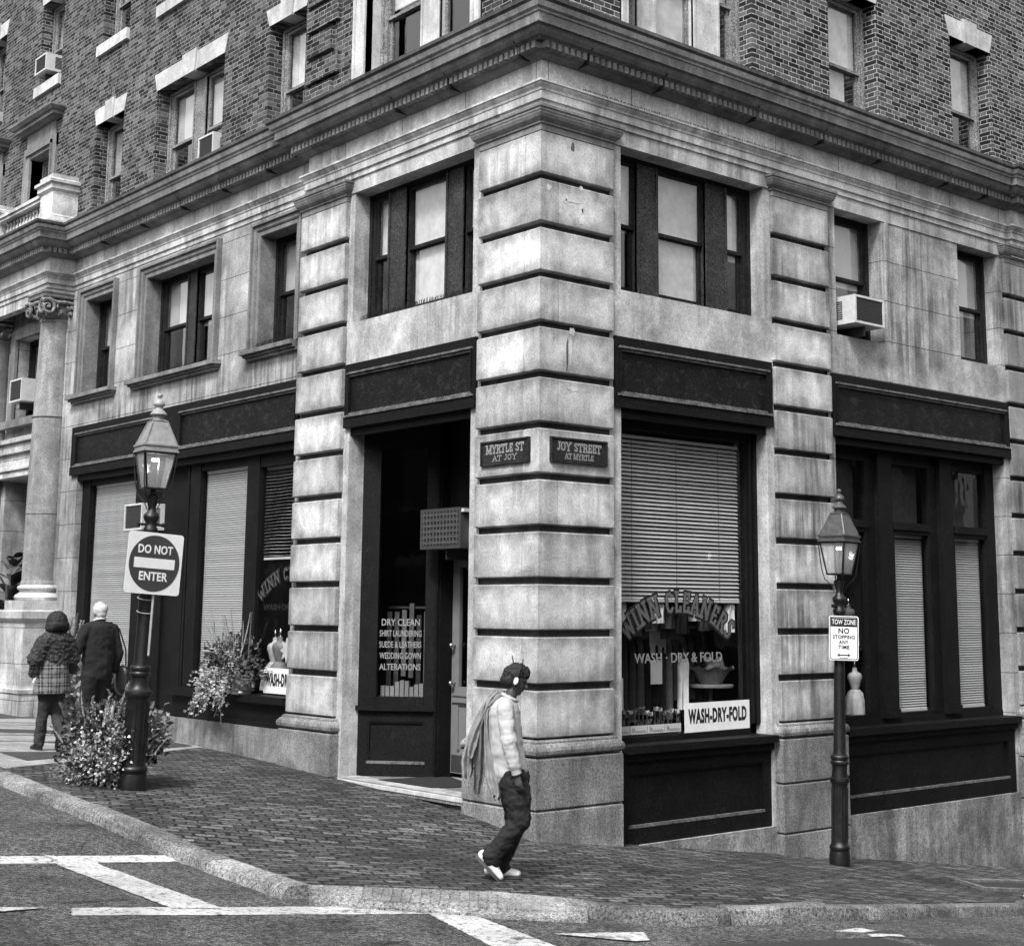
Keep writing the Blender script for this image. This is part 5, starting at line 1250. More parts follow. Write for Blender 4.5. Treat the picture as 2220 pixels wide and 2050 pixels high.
for k in range(13):
    q = MB(); y0 = rnd.uniform(-.35, .75); spike(q, (-.05, y0, .45), (rnd.gauss(-.1, .2), rnd.gauss(.1, .30), 1), rnd.uniform(.38, .72), .011, rnd); q.build('flower_spike', SPIKE, WP)
# tall potted plant beside the wall behind the walkers
TP = thing('potted_plant', 'leafy pale potted plant against the wall between the walking woman and man', 'potted plant', FL(11.0, .42, gz(-.42, 11)))
p = MB(); p.lathe([(.18, 0), (.22, .30), (.24, .40), (.21, .40)], n=18); p.build('pot', bpy.data.materials['pot_clay'], TP)
p = MB(); bush(p, (0, 0, .75), (.36, .36, .40), 520, .13, .09, rnd, .3); p.build('foliage', LEAFP, TP, recalc=False)
for k in range(6):
    q = MB(); spike(q, (rnd.gauss(0, .08), rnd.gauss(0, .08), 1.0), (rnd.gauss(0, .25), rnd.gauss(0, .25), 1), rnd.uniform(.6, .85), .022, rnd); q.build('flower_spike', SPIKE, TP)
# broad leaved plant in the portico
BP = thing('banana_plant', 'dark broad leaved plant between the portico columns at the left edge', 'potted plant', FL(14.55, .05, gz(0, 14.5)))
p = MB(); p.lathe([(.3, 0), (.36, .5), (.38, .6), (.33, .6)], n=18); p.build('pot', bpy.data.materials['pot_clay'], BP)
p = MB()
for k in range(60):
    a = rnd.uniform(0, 6.28); h0 = rnd.uniform(1.0, 2.6); el = rnd.uniform(.4, 1.2); d = Vector((math.cos(a)*math.cos(el), math.sin(a)*math.cos(el), math.sin(el)))
    L = rnd.uniform(.32, .75); W = L*.20; s = d.cross(Vector((0, 0, 1))).normalized(); n_ = s.cross(d); o = Vector((math.cos(a)*.08, math.sin(a)*.08, h0)); tn = rnd.random()
    rows = []
    for i in range(8):
        t = i/7; c = o+d*L*t-Vector((0, 0, 1))*L*.55*t*t; w_ = W*math.sin(math.pi*min(1, .08+t*.92))**.7+.004
        rows.append((c-s*w_+n_*w_*.25, c, c+s*w_+n_*w_*.25))
    vs = [q for r in rows for q in r]; fs = []
    for i in range(7):
        for j in range(2): fs.append((i*3+j, i*3+j+1, i*3+j+4, i*3+j+3))
    p.add(vs, fs, tn)
for k in range(6): p.tube([(0, 0, .5), (rnd.gauss(0, .06), rnd.gauss(0, .06), 2.2)], [.05, .03], 7)
bush(p, (0, -.1, .95), (.5, .6, .4), 420, .16, .10, rnd)
p.build('foliage', leaf_mat('banana_leaf', .045, .6), BP, recalc=False)

# ------------------------------------------------------------------ things in the shop windows
def card_sign(T, C, wd, h, tilt, s, label, d):
    c = T(*C); R = thing('window_sign', label, 'sign', c)
    rv = Vector(T(1, 0, 0)); rv = rv if T is FR else -rv; up_ = Vector((0, 0, 1)); nv = rv.cross(up_)
    R2_ = rv*math.cos(tilt)+up_*math.sin(tilt); U2_ = -rv*math.sin(tilt)+up_*math.cos(tilt)
    b = MB(); flat(b, [(-wd/2, -h/2), (wd/2, -h/2), (wd/2, h/2), (-wd/2, h/2)], Vector(), R2_, U2_, nv, -.006, 0, .6); b.build('sign_card', MT['white'], R)
    text(s, wd*.90, h*.52, U2_*h*.04+nv*.001, R2_, U2_, MT['signblack'], 'lettering', R, .05, .001)
    return R
card_sign(FR, (3.065, -.28, 1.11), 1.13, .335, math.radians(.3), 'WASH-DRY-FOLD', 'long white wash-dry-fold sign in the right shop window, fully in view', -.28)
card_sign(FL, (5.415, -.21, 1.385), 1.10, .335, 0, 'WASH-DRY-FOLD', 'white wash-dry sign cut off by the left pilaster, beside the sill plant', -.2)
bd = MB(FR); bd.tone = .8
for k in range(4): bd.box(1.40+k*.277, 1.40+k*.277+.268, -.345, -.340, .955, 1.05, .9)
bd.prism([(1.40, .955), (2.50, .955), (2.50, .96), (1.40, .96)], -.346, -.345)
BS = tag(bd.build('paper_border', MT['white'], None, origin=FR(1.95, -.34, 1)), 'low strip of white paper cards along the bottom of the right shop window', 'paper strip')
mk = MB(FR)
for k in range(4):
    s0 = 1.43+k*.277
    pts = [(s0+.02+.02*math.cos(a*.9), .99+.022*math.sin(a*1.8)+a*.004) for a in [i*.5 for i in range(12)]]+[(s0+.06+.012*i, .985+.012*((i*7) % 3-1)) for i in range(14)]
    mk.tube([Vector(FR(a, -.337, z_)) for a, z_ in pts], .0022, 4)
mk.v = [tuple(Vector(q)-Vector(FR(1.95, -.34, 1))) for q in mk.v]; mk.build('scribble', MT['signblack'], BS)
# paper tulips
rnd = random.Random(8)
for k in range(16):
    s = 1.44+k*.067+rnd.uniform(-.015, .015); h = rnd.uniform(.11, .19); c = Vector(FR(s, -.36-rnd.random()*.03, 1.03))
    q = MB(); q.tube([(0, 0, -.08), (rnd.uniform(-.01, .01), 0, h)], .0045, 5, .1)
    tn = rnd.random()
    for j in range(5): leaf(q, Vector((0, 0, h)), (math.cos(j*1.26)*.6, math.sin(j*1.26)*.6, 1), .062, .04, rnd, tn, .1)
    leaf(q, Vector((0, 0, 0)), (.35, 0, 1), .10, .024, rnd, .1); leaf(q, Vector((0, 0, 0)), (-.35, 0, 1), .09, .024, rnd, .1)
    tag(q.build('paper_flower', leaf_mat('paper_flower', .30, .75) if k == 0 else bpy.data.materials['paper_flower'], None, recalc=False), 'paper tulip in the row along the bottom of the right shop window', 'paper flower', 'paper tulips in the right shop window').location = c
po = MB(FR); po.box(1.42, 1.57, -.345, -.342, 1.23, 1.585, .7); PO = tag(po.build('poster', MT['white'], None, origin=FR(1.5, -.34, 1.4)), 'narrow white notice with a small picture at the left of the right shop window', 'poster')
po = MB(FR); po.box(1.45, 1.54, -.342, -.340, 1.42, 1.53); po.box(1.46, 1.53, -.342, -.340, 1.36, 1.37); po.box(1.44, 1.55, -.342, -.340, 1.33, 1.335); po.v = [tuple(Vector(q)-Vector(FR(1.5, -.34, 1.4))) for q in po.v]; po.build('picture', MT['lettergrey'], PO)
# garment rail with clothes
GR = thing('garment_rail', 'metal clothes rail standing behind the lettered right shop window', 'clothes rail', FR(2.6, -1.0, .86))
q = MB()
for x in (-.62, .55): q.tube([(x, 0, 0), (x, 0, 1.28)], .014, 8)
q.tube([(-.65, 0, 1.28), (1.0, 0, 1.28)], .014, 8); q.build('rail_frame', plain('rail_steel', .32, .35, .1, 10), GR)
cloth = plain('hung_cloth', .09, .9, .3, 6, True, tonev=.95)
rnd = random.Random(21)
def garment(c, wd, h, tone, lab, ang=0, mat=None):
    q = MB(); vs = []; n = 22; fs = []
    for i in range(n):
        a = 2*math.pi*i/n; 
        for k, t in enumerate((0, .12, .5, 1)):
            ww = wd*(.55 if k == 0 else .95 if k == 1 else 1.0 if k == 2 else 1.1); dd = .05*(1+.5*math.sin(5*a+k))
            vs.append((math.cos(a)*ww/2, math.sin(a)*dd, -h*t+(-.02*abs(math.cos(a)) if k < 2 else 0)))
    for i in range(n):
        j = (i+1) % n
        for k in range(3): fs.append((i*4+k, j*4+k, j*4+k+1, i*4+k+1))
    q.add(vs, fs, tone); q.tube([(0, 0, .10), (0.02, 0, .06), (0, 0, 0)], .004, 5)
    o = q.build('garment', mat or cloth, None, smooth='auto'); o.location = c; o.rotation_euler = (0, 0, ang); tag(o, lab, 'garment', 'clothes hanging in the right shop window'); return o
for k in range(13):
    s = 2.02+k*.125; tn = rnd.choice([.05, .1, .2, .3, .5, .95])
    garment(FR(s, -1.0, 2.03), .34, rnd.uniform(.75, 1.05), tn, 'garment among the dark clothes hanging on the rail in the right shop window', 1.3+rnd.uniform(-.15, .15))
lab = ['dark jacket hung as a pennant at the far left under the right shop blind', 'dark top hung second from the left under the right shop blind', 'small dark top hung in the middle under the right shop blind', 'dark top hung at the right end under the right shop blind']
for k, s in enumerate((1.62, 2.02, 2.62, 3.50)):
    garment(FR(s, -.62, 2.42), .36, .42, .02, lab[k], .1)
for k, s in enumerate((1.82, 2.40, 3.36)):
    o = garment(FR(s, -.72, 2.46), .28, .36, .9, ['pale shirt at the left under the right shop blind', 'pale shirt in the middle under the right shop blind', 'pale shirt at the right under the right shop blind'][k], 0, MT['shade'])
for k in range(11):
    s = 1.50+k*.20+rnd.uniform(-.04, .04); tn = (.02, .95, .3)[k % 3]
    garment(FR(s, -.50-.05*(k % 2), 2.44), rnd.uniform(.14, .22), rnd.uniform(.22, .40), tn, 'small garment hanging in the crowded row just under the right shop blind', rnd.uniform(-.3, .3), MT['shade'] if k % 3 == 1 else None)
garment(FR(1.60, -.75, 2.05), .42, 1.1, .5, 'long pale coat at the left edge of the right shop window', .3, plain('coat_cloth', .11, .9, .2, 10))
garment(FR(3.02, -.8, 1.78), .16, .62, .9, 'narrow pale trousers hanging right of centre in the right shop window', .1, MT['curtain'])
q = MB(FR); q.box(2.50, 2.78, -.86, -.855, 1.83, 2.09); q.box(2.36, 2.55, -.7, -.695, 1.48, 1.76); tag(q.build('price_card', MT['shade'], None, origin=FR(2.6, -.8, 1.9)), 'pale paper cards hanging among the clothes in the right shop window', 'card')
# basket on a round table
TB = thing('side_table', 'small round table holding a basket in the right shop window', 'table', FR(3.42, -.72, .86))
q = MB(); q.lathe([(.26, .55), (.28, .56), (.28, .585), (.26, .595)], n=28); q.build('table_top', MT['letter'], TB)
q = MB(); q.lathe([(.13, 0), (.12, .03), (.025, .05), (.022, .55)], n=14); q.build('leg', MT['lettergrey'], TB)
BKT = MB(); vs = []; fs = []; n = 48
for k, (r, z_) in enumerate(((.13, 0), (.16, .05), (.20, .12), (.24, .18), (.285, .20), (.27, .185), (.22, .16))):
    for i in range(n):
        a = 2*math.pi*i/n; w_ = .012*math.sin(8*a) if k in (3, 4, 5) else 0
        vs.append((r*math.cos(a)*(1+.03*(i % 2)), r*math.sin(a)*(1+.03*(i % 2)), z_+w_*1.5))
for k in range(6):
    for i in range(n): j = (i+1) % n; fs.append((k*n+i, k*n+j, (k+1)*n+j, (k+1)*n+i))
fs.append(tuple(range(n))); BKT.add(vs, fs, .5)
o = BKT.build('basket', plain('wicker', .22, .7, .4, 50), None); o.location = FR(3.42, -.72, 1.457); tag(o, 'wicker basket with a wavy rim on the small table in the right shop window', 'basket')
q = MB()
for k in range(7): q.tube([(rnd.uniform(-.12, .12), rnd.uniform(-.1, .1), .10), (rnd.uniform(-.14, .14), rnd.uniform(-.1, .1), .26)], [.07, .035], 8, rnd.random())
o = q.build('cloth_bundle', plain('bundle_cloth', .32, .9, .3, 14, tonev=.6), None, smooth='auto'); o.location = FR(3.42, -.72, 1.5); tag(o, 'bundle of folded cloths heaped in the wicker basket', 'cloth bundle')

# dress forms: small mannequins on display
def dress_form(T, s, d, z, h, label, skirt=1.0, mats=None, tone=.6):
    c = T(s, d, z); R = thing('dress_form', label, 'mannequin', c, 0, 'small dress forms in the shop windows'); k = h/.75
    q = MB(); q.lathe([(.10*k, 0), (.09*k, .015*k), (.015*k, .025*k), (.013*k, .25*k)], n=14); q.build('stand', MT['metal'], R)
    q = MB(); q.lathe([(.05*k, .34*k), (.055*k, .36*k), (.075*k, .42*k), (.095*k, .48*k), (.11*k, .52*k), (.105*k, .56*k), (.085*k, .585*k), (.045*k, .60*k), (.035*k, .615*k), (.033*k, .655*k), (.02*k, .66*k)], n=20)
    q.v = [(x*1.1, y*.78 if T is FR else y*1.1, z_) if T is FR else (x*.78, y*1.1, z_) for x, y, z_ in q.v]
    q.build('bodice', mats[0], R, smooth='auto')
    q = MB(); vs = []; fs = []; n = 40; pr = ((.06, .37), (.10, .33), (.135*skirt, .25), (.155*skirt, .15), (.165*skirt, .04))
    for r, z_ in pr:
        for i in range(n):
            a = 2*math.pi*i/n; w_ = 1+.10*math.sin(9*a)*(0.37-z_)*3; vs.append((r*k*w_*math.cos(a), r*k*w_*math.sin(a), z_*k))
    for a in range(len(pr)-1):
        for i in range(n): j = (i+1) % n; fs.append((a*n+i, a*n+j, (a+1)*n+j, (a+1)*n+i))
    q.add(vs, fs, tone); q.build('skirt', mats[1], R, smooth='auto')
    q = MB(); q.lathe([(.02*k, .66*k), (.012*k, .67*k), (.022*k, .69*k), (.024*k, .705*k), (.014*k, .73*k), (.005*k, .75*k)], n=12); q.build('finial', MT['metal'], R, smooth='auto')
    return R
pale, mid, dk_ = plain('pale_satin', .55, .5, .2, 14), plain('mid_satin', .20, .6, .3, 14), plain('dark_satin', .04, .6, .3, 14)
dress_form(FR, 6.02, -.52, .955, .74, 'pale dress form in a full skirt standing low in the right hand shop window', 1.0, (pale, pale))
dress_form(FR, 5.74, -.62, 1.86, .66, 'pale dress form on the upper shelf half hidden by the tow zone sign', .9, (pale, pale))
dress_form(FR, 6.00, -.58, 1.86, .66, 'dark skirted dress form on the upper shelf right of the tow zone sign', .9, (mid, mid))
q = MB(FR); q.box(5.3, 6.22, -.78, -.42, 1.83, 1.86); q.build('shelf', MT['dark'], shop2)
dress_form(FL, 6.22, -.52, 1.19, .86, 'pale dress form in the left shop window above the wash-dry sign', 1.0, (pale, pale))
dress_form(FL, 5.98, -.46, 1.19, .88, 'dark bodiced dress form beside the pale one in the left shop window', 1.0, (mid, mid))
q = MB(); C_s = Vector(FL(5.72, -.42, 1.78)); pts = []
for i in range(16): a = 2*math.pi*i/16; r = .17 if i % 2 == 0 else .09; pts.append((r*math.cos(a), r*math.sin(a)))
flat(q, pts, Vector(), Vector((0, -1, 0)), Vector((0, 0, 1)), Vector((-1, 0, 0)), 0, .02, .8); o = q.build('star_ornament', MT['white'], None); o.location = C_s; tag(o, 'white paper star standing at the edge of the left pilaster in the shop window', 'ornament')
# little plush figures and cards on the entrance window shelf are plain fabric toys
# tree pit in the pavement at the right
tp = MB(); pit = [(4.95, -1.62), (7.6, -1.36), (7.6, -2.28), (4.55, -2.30)]
n = 4; ins = offs(pit[::-1], -.07)[::-1]
def pz(p, dz): return (p[0], p[1], gz(p[0], p[1])+dz)
vs = [pz(p, -.1) for p in pit]+[pz(p, .035) for p in pit]+[pz(p, .035) for p in ins]+[pz(p, -.1) for p in ins]
fs = [(k*n+i, k*n+(i+1) % n, (k+1)*n+(i+1) % n, (k+1)*n+i) for k in range(3) for i in range(n)]
tp.add(vs, fs, .4); TPO = tag(tp.build('tree_pit', MT['base'], None, origin=(5.8, -1.9, gz(5.8, -1.9))), 'low stone edged tree pit of dark soil in the brick pavement at the right edge', 'tree pit')
tp = MB(); tp.add([tuple(Vector(pz(p, .008))-Vector((5.8, -1.9, gz(5.8, -1.9)))) for p in ins], [(0, 1, 2, 3)], .4); tp.build('soil', plain('soil', .02, .95, .5, 30), TPO)
# litter
rnd = random.Random(4)
for k, (x, y, dz, s, lab) in enumerate(((-2.05, -3.32, -.14, .045, 'scrap of white litter in the gutter, left of the pair'), (-1.86, -3.36, -.14, .04, 'scrap of white litter in the gutter, right of the pair'), (4.9, -2.62, .006, .09, 'pale flat wrapper lying on the pavement by the tree pit'), (-3.72, -.52, -.14, .04, 'tiny white scrap under the left kerb'))):
    q = MB(); n = 7; vs = [(s*math.cos(i*6.283/n)*rnd.uniform(.5, 1.1), s*.6*math.sin(i*6.283/n)*rnd.uniform(.5, 1.1), rnd.uniform(0, .012)) for i in range(n)]; q.add(vs+[(v[0], v[1], v[2]+.006) for v in vs], [tuple(range(n)), tuple(range(n, 2*n))]+[(i, (i+1) % n, n+(i+1) % n, n+i) for i in range(n)], .8)
    o = q.build('litter', MT['white'], None); o.location = (x, y, gz(x, y)+dz); tag(o, lab, 'litter')
# ------------------------------------------------------------------ people: bodies grown as one surface from tapered limbs, then clothed
def cone_mesh(mb, p0, p1, r0, r1, sq=(1, 1), n=14, ref=None):
    """capsule from p0 to p1; sq squashes the section along (ref, other)"""
    p0, p1 = Vector(p0), Vector(p1); d = (p1-p0); L = d.length
    d = d.normalized() if L > 1e-6 else Vector((0, 0, 1))
    ref = Vector(ref) if ref is not None else (Vector((0, 1, 0)) if abs(d.y) < .9 else Vector((1, 0, 0)))
    x = (ref-d*ref.dot(d)).normalized(); y = d.cross(x); rows = []
    for a in (-80, -55, -28, 0): a = math.radians(a); rows.append((p0+d*r0*math.sin(a), r0*math.cos(a)))
    for a in (0, 28, 55, 80): a = math.radians(a); rows.append((p1+d*r1*math.sin(a), r1*math.cos(a)))
    vs = []; fs = []
    for c, r in rows:
        for i in range(n): g_ = 2*math.pi*i/n; vs.append(c+x*math.cos(g_)*r*sq[0]+y*math.sin(g_)*r*sq[1])
    for k in range(len(rows)-1):
        for i in range(n): j = (i+1) % n; fs.append((k*n+i, k*n+j, (k+1)*n+j, (k+1)*n+i))
    fs.append(tuple(range(n))); fs.append(tuple((len(rows)-1)*n+i for i in range(n))); mb.add(vs, fs, .5)
def ell(mb, c, r, n=16, rot=None):
    vs = []; fs = []; m_ = 10
    for k in range(m_+1):
        a = math.pi*(k/m_-.5)*.98
        for i in range(n):
            g_ = 2*math.pi*i/n; v = Vector((math.cos(a)*math.cos(g_)*r[0], math.cos(a)*math.sin(g_)*r[1], math.sin(a)*r[2]))
            if rot is not None: v = rot @ v
            vs.append(Vector(c)+v)
    for k in range(m_):
        for i in range(n): j = (i+1) % n; fs.append((k*n+i, k*n+j, (k+1)*n+j, (k+1)*n+i))
    fs.append(tuple(range(n))); fs.append(tuple(m_*n+i for i in range(n))); mb.add(vs, fs, .5)
def grow(mb, name, mat, parent, vox=.012, it=6, wr=0, seed=0, wsc=14):
    me = bpy.data.meshes.new('g'); me.from_pydata([tuple(v) for v in mb.v], [], mb.f)
    b = bmesh.new(); b.from_mesh(me); bmesh.ops.recalc_face_normals(b, faces=b.faces); b.to_mesh(me); b.free()
    o = bpy.data.objects.new('g', me); COL.objects.link(o)
    r = o.modifiers.new('r', 'REMESH'); r.mode = 'VOXEL'; r.voxel_size = vox; r.adaptivity = 0
    s = o.modifiers.new('s', 'SMOOTH'); s.factor = .5; s.iterations = it
    if wr:
        from mathutils import noise
    m2 = eval_mesh(o); bpy.data.objects.remove(o)
    if wr:
        for v in m2.vertices:
            c = v.co; q = Vector((c.x*wsc, c.y*wsc, c.z*wsc*1.3+seed))
            a = noise.noise(q)+.5*noise.noise(q*2.3); v.co += v.normal*a*wr
    m2.polygons.foreach_set('use_smooth', [True]*len(m2.polygons)); m2.materials.clear(); m2.materials.append(mat)
    at = m2.attributes.new('tone', 'FLOAT', 'FACE'); at.data.foreach_set('value', [.5]*len(m2.polygons))
    o = bpy.data.objects.new(name, m2); COL.objects.link(o); o.parent = parent; return o
def hand(mb, w_, d, palm, k=1.0, curl=.5, side=1):
    """palm, four bent fingers and a thumb from the wrist w_ along d; palm = direction the palm faces"""
    d = Vector(d).normalized(); pn = Vector(palm); pn = (pn-d*pn.dot(d)).normalized(); s = d.cross(pn)*side
    w_ = Vector(w_); cone_mesh(mb, w_+d*.015*k, w_+d*.075*k, .026*k, .036*k, (1.15, .55), ref=s)
    for i, (o, L) in enumerate(((.030, .074), (.010, .084), (-.010, .078), (-.028, .060))):
        b = w_+d*.085*k+s*o*k; L *= k
        m1 = b+(d*math.cos(curl*.5)+pn*math.sin(curl*.5))*L*.48; m2 = m1+(d*math.cos(curl*1.4)+pn*math.sin(curl*1.4))*L*.32; m3 = m2+(d*math.cos(curl*2.1)+pn*math.sin(curl*2.1))*L*.24
        cone_mesh(mb, b-d*.012*k, m1, .0100*k, .0092*k, n=8); cone_mesh(mb, m1, m2, .0092*k, .0084*k, n=8); cone_mesh(mb, m2, m3, .0084*k, .0072*k, n=8)
    t0 = w_+d*.03*k+s*.030*k; t1 = t0+(d*.65+s*.75+pn*.25).normalized()*.038*k; t2 = t1+(d*.95+s*.15+pn*.35).normalized()*.034*k
    cone_mesh(mb, t0, t1, .0135*k, .0110*k, n=8); cone_mesh(mb, t1, t2, .0110*k, .0085*k, n=8)
def head(mb, c, f, k=1.0, pitch=0):
    """skull, jaw, nose, lips, brow, ears; f = facing direction (horizontal), pitch = nod"""
    f = Vector(f).normalized(); l = Vector((0, 0, 1)).cross(f); ff = f*math.cos(pitch)-Vector((0, 0, 1))*math.sin(pitch); uu = ff.cross(l)*1.0
    M3 = Matrix((ff, l, uu)).transposed(); c = Vector(c); P_ = lambda x, y, z_: c+(M3 @ Vector((x, y, z_)))*k
    ell(mb, P_(-.012, 0, .03), (.098*k, .076*k, .092*k), rot=M3); ell(mb, P_(.022, 0, -.035), (.066*k, .060*k, .080*k), rot=M3); ell(mb, P_(.052, 0, -.085), (.034*k, .036*k, .030*k), rot=M3)
    cone_mesh(mb, P_(.082, 0, .012), P_(.108, 0, -.024), .011*k, .016*k); ell(mb, P_(.080, 0, -.058), (.018*k, .026*k, .012*k), rot=M3); ell(mb, P_(.078, 0, .030), (.018*k, .050*k, .013*k), rot=M3)
    for e in (-1, 1): ell(mb, P_(-.005, e*.076, -.012), (.020*k, .010*k, .032*k), rot=M3)
    return P_, M3
SKIN = plain('dark_skin', .055, .42, .2, 20); SKINL = plain('fair_skin', .36, .6, .15, 20)
SHIRT = plain('pale_shirt', .40, .85, .04, 5); JACK = plain('carried_jacket', .17, .9, .3, 16, tonev=.35); PANT = plain('dark_trousers', .007, .85, .4, 9)
HAIRK = plain('black_hair', .010, .7, .5, 60, bump=.6); SHOEW = plain('white_trainer', .75, .5, .08, 20); SOLE = plain('dark_sole', .06, .7, .2, 20)

# --- the man walking past the corner pier; local x = forward, y = his left (away from the camera)
mx, my = -1.958, -1.884
WM = thing('person', 'man in a pale shirt, headphones and white trainers walking past the corner pier', 'person', (mx, my, gz(mx, my)-.005), math.radians(-41))
b = MB()
HP, HM = head(b, (.085, 0, 1.655), (1, 0, 0), 1.0, math.radians(22))
cone_mesh(b, (.012, 0, 1.45), (.055, 0, 1.56), .058, .052)
cone_mesh(b, (.00, 0, 1.36), (.035, 0, 1.05), .125, .115, (1.25, .85)); cone_mesh(b, (.04, 0, 1.02), (.065, 0, .88), .12, .13, (1.2, .85))
for e in (-1, 1): cone_mesh(b, (.0, e*.06, 1.44), (.0, e*.165, 1.41), .06, .055)
RS, RE, RW_ = Vector((-.0, -.19, 1.405)), Vector((.035, -.265, 1.13)), Vector((.105, -.255, .895))
cone_mesh(b, RS, RE, .052, .043); cone_mesh(b, RE, RW_, .042, .028); hand(b, RW_, (.18, 0, -1), (.5, .8, 0), 1.0, .55, -1)
LS, LE, LW = Vector((.0, .19, 1.405)), Vector((-.20, .25, 1.16)), Vector((-.30, .16, 1.06))
cone_mesh(b, LS, LE, .052, .043); cone_mesh(b, LE, LW, .042, .028); hand(b, LW, (-.75, -.35, .25), (0, -.3, -1), 1.0, .9, 1)
RH, RK, RA = Vector((.065, -.09, .87)), Vector((.135, -.10, .50)), Vector((-.115, -.10, .19))
LH, LK, LA = Vector((.065, .09, .87)), Vector((.095, .09, .47)), Vector((-.045, .085, .085))
for H_, K_, A_k in ((RH, RK, RA), (LH, LK, LA)): cone_mesh(b, H_, K_, .088, .058); cone_mesh(b, K_, A_k, .056, .038)
cone_mesh(b, RA, (-.075, -.10, .07), .04, .035); cone_mesh(b, LA, (.06, .085, .03), .04, .028)
grow(b, 'body', SKIN, WM, .0078, 3)
h = MB()
for (x, y, z_, r) in ((-.02, 0, .066, .086), (-.055, 0, .036, .080), (-.075, 0, -.025, .058), (.028, 0, .078, .068), (-.02, .042, .045, .058), (-.02, -.042, .045, .058), (-.055, .038, -.02, .050), (-.055, -.038, -.02, .050), (.058, .02, .066, .040), (.056, -.02, .068, .038)): ell(h, HP(x, y, z_), (r, r, r*.95))
grow(h, 'hair', HAIRK, WM, .008, 1, .011, 3, 60)
q = MB(); pts = [HP(.0, math.cos(a)*.098, .02+math.sin(a)*.135) for a in [math.pi*i/14 for i in range(15)]]; q.tube(pts, .007, 6); q.build('headband', MT['signblack'], WM)
for e in (-1, 1):
    q = MB(); c = HP(.0, e*.088, -.005); ell(q, c, (.034, .022, .046), rot=HM); q.build('earpiece', MT['signblack'], WM, smooth=True)
    q = MB(); c = HP(.004, e*.108, -.002); ell(q, c, (.020, .006, .032), rot=HM); q.build('earpiece_trim', MT['white'], WM, smooth=True)
    q = MB(); a0 = HP(-.03 if e > 0 else .03, e*.092, .05); q.tube([a0, a0+Vector((-.03 if e > 0 else .015, 0, .15))], [.007, .005], 6); q.build('antenna', MT['signblack'], WM)
s = MB()
cone_mesh(s, (-.015, 0, 1.38), (.01, 0, 1.05), .140, .150, (1.28, 1.0)); cone_mesh(s, (.01, 0, 1.06), (.035, 0, .90), .150, .165, (1.15, 1.0))
for e in (-1, 1): cone_mesh(s, (.0, e*.05, 1.455), (.0, e*.175, 1.415), .068, .070)
cone_mesh(s, (.0, 0, 1.46), (.028, 0, 1.505), .072, .062)
cone_mesh(s, LS, LE, .072, .062); cone_mesh(s, LE, LE.lerp(LW, .9), .062, .045)
grow(s, 'shirt', SHIRT, WM, .010, 3, .009, 5, 9)
s = MB(); cone_mesh(s, RS+Vector((0, .03, .0)), RS, .070, .074); cone_mesh(s, RS, RE, .074, .066); cone_mesh(s, RE+Vector((0, 0, .03)), RE.lerp(RW_, .72), .068, .056); cone_mesh(s, RE.lerp(RW_, .72), RE.lerp(RW_, .88), .054, .042)
grow(s, 'shirt_sleeve', SHIRT, WM, .009, 2, .010, 8, 12)
q = MB(); q.tube([RE.lerp(RW_, .86), RE.lerp(RW_, 1.0)], [.044, .043], 14); q.build('cuff', SHIRT, WM, smooth='auto')
q = MB(); pts = [Vector((.028+.066*math.cos(a), .068*math.sin(a), 1.512+.035*(-math.cos(a))*.9)) for a in [i*math.pi/10 for i in range(21)]]; q.tube(pts, .016, 6); q.build('collar', SHIRT, WM, smooth=True)
t = MB()
cone_mesh(t, (.05, 0, .93), (.07, 0, .83), .135, .145, (1.22, .98))
for H_, K_, A_k, kn in ((RH, RK, RA, .092), (LH, LK, LA, .090)):
    cone_mesh(t, H_+Vector((0, 0, -.03)), H_.lerp(K_, .55)+Vector((.01, 0, 0)), .128, .118, (.92, 1)); cone_mesh(t, H_.lerp(K_, .5), K_, .118, kn); cone_mesh(t, K_, K_.lerp(A_k, .6), kn, .080); cone_mesh(t, K_.lerp(A_k, .55), A_k+Vector((.0, 0, .01)), .080, .074)
    cone_mesh(t, A_k+Vector((.01, 0, .035)), A_k+Vector((.02, 0, .0)), .086, .080)
grow(t, 'trousers', PANT, WM, .010, 3, .013, 9, 15)
def shoe(parent, heel, toe, up_, k=1.0, mat=SHOEW, sole=SOLE):
    heel, toe = Vector(heel), Vector(toe); d = (toe-heel); L = d.length; d.normalize(); up_ = Vector(up_); up_ = (up_-d*up_.dot(d)).normalized(); s_ = d.cross(up_)
    q = MB(); P_ = lambda x, y, z_: heel+d*x*L+s_*y+up_*z_
    cone_mesh(q, P_(.12, 0, .052), P_(.45, 0, .050), .042*k, .045*k, (1, 1)); cone_mesh(q, P_(.45, 0, .048), P_(.86, 0, .032), .045*k, .034*k, (1.18, .85), ref=s_); cone_mesh(q, P_(.15, 0, .06), P_(.22, 0, .12), .044*k, .048*k); cone_mesh(q, P_(.35, 0, .075), P_(.62, 0, .052), .036*k, .032*k)
    o = grow(q, 'shoe', mat, parent, .009, 2)
    q = MB(); n = 24; out = []
    for i in range(n):
        a = 2*math.pi*i/n; x = .5+.52*math.cos(a); w_ = .046*k*(1+.12*math.cos(a)) * (abs(math.sin(a))**.8)*(1 if math.sin(a) > 0 else -1); out.append((x, w_))
    vs = [P_(x, y, -.004) for x, y in out]+[P_(x, y, .024) for x, y in out]; q.add(vs, [tuple(range(n)), tuple(range(n, 2*n))]+[(i, (i+1) % n, n+(i+1) % n, n+i) for i in range(n)], .5); q.build('sole', sole, o)
    q = MB()
    for i in range(4):
        x = .42+.07*i; q.tube([P_(x, -.030*k, .078-.012*i), P_(x+.02, 0, .105-.016*i), P_(x, .030*k, .078-.012*i)], .004, 5)
    q.build('shoe_lace', sole, o)
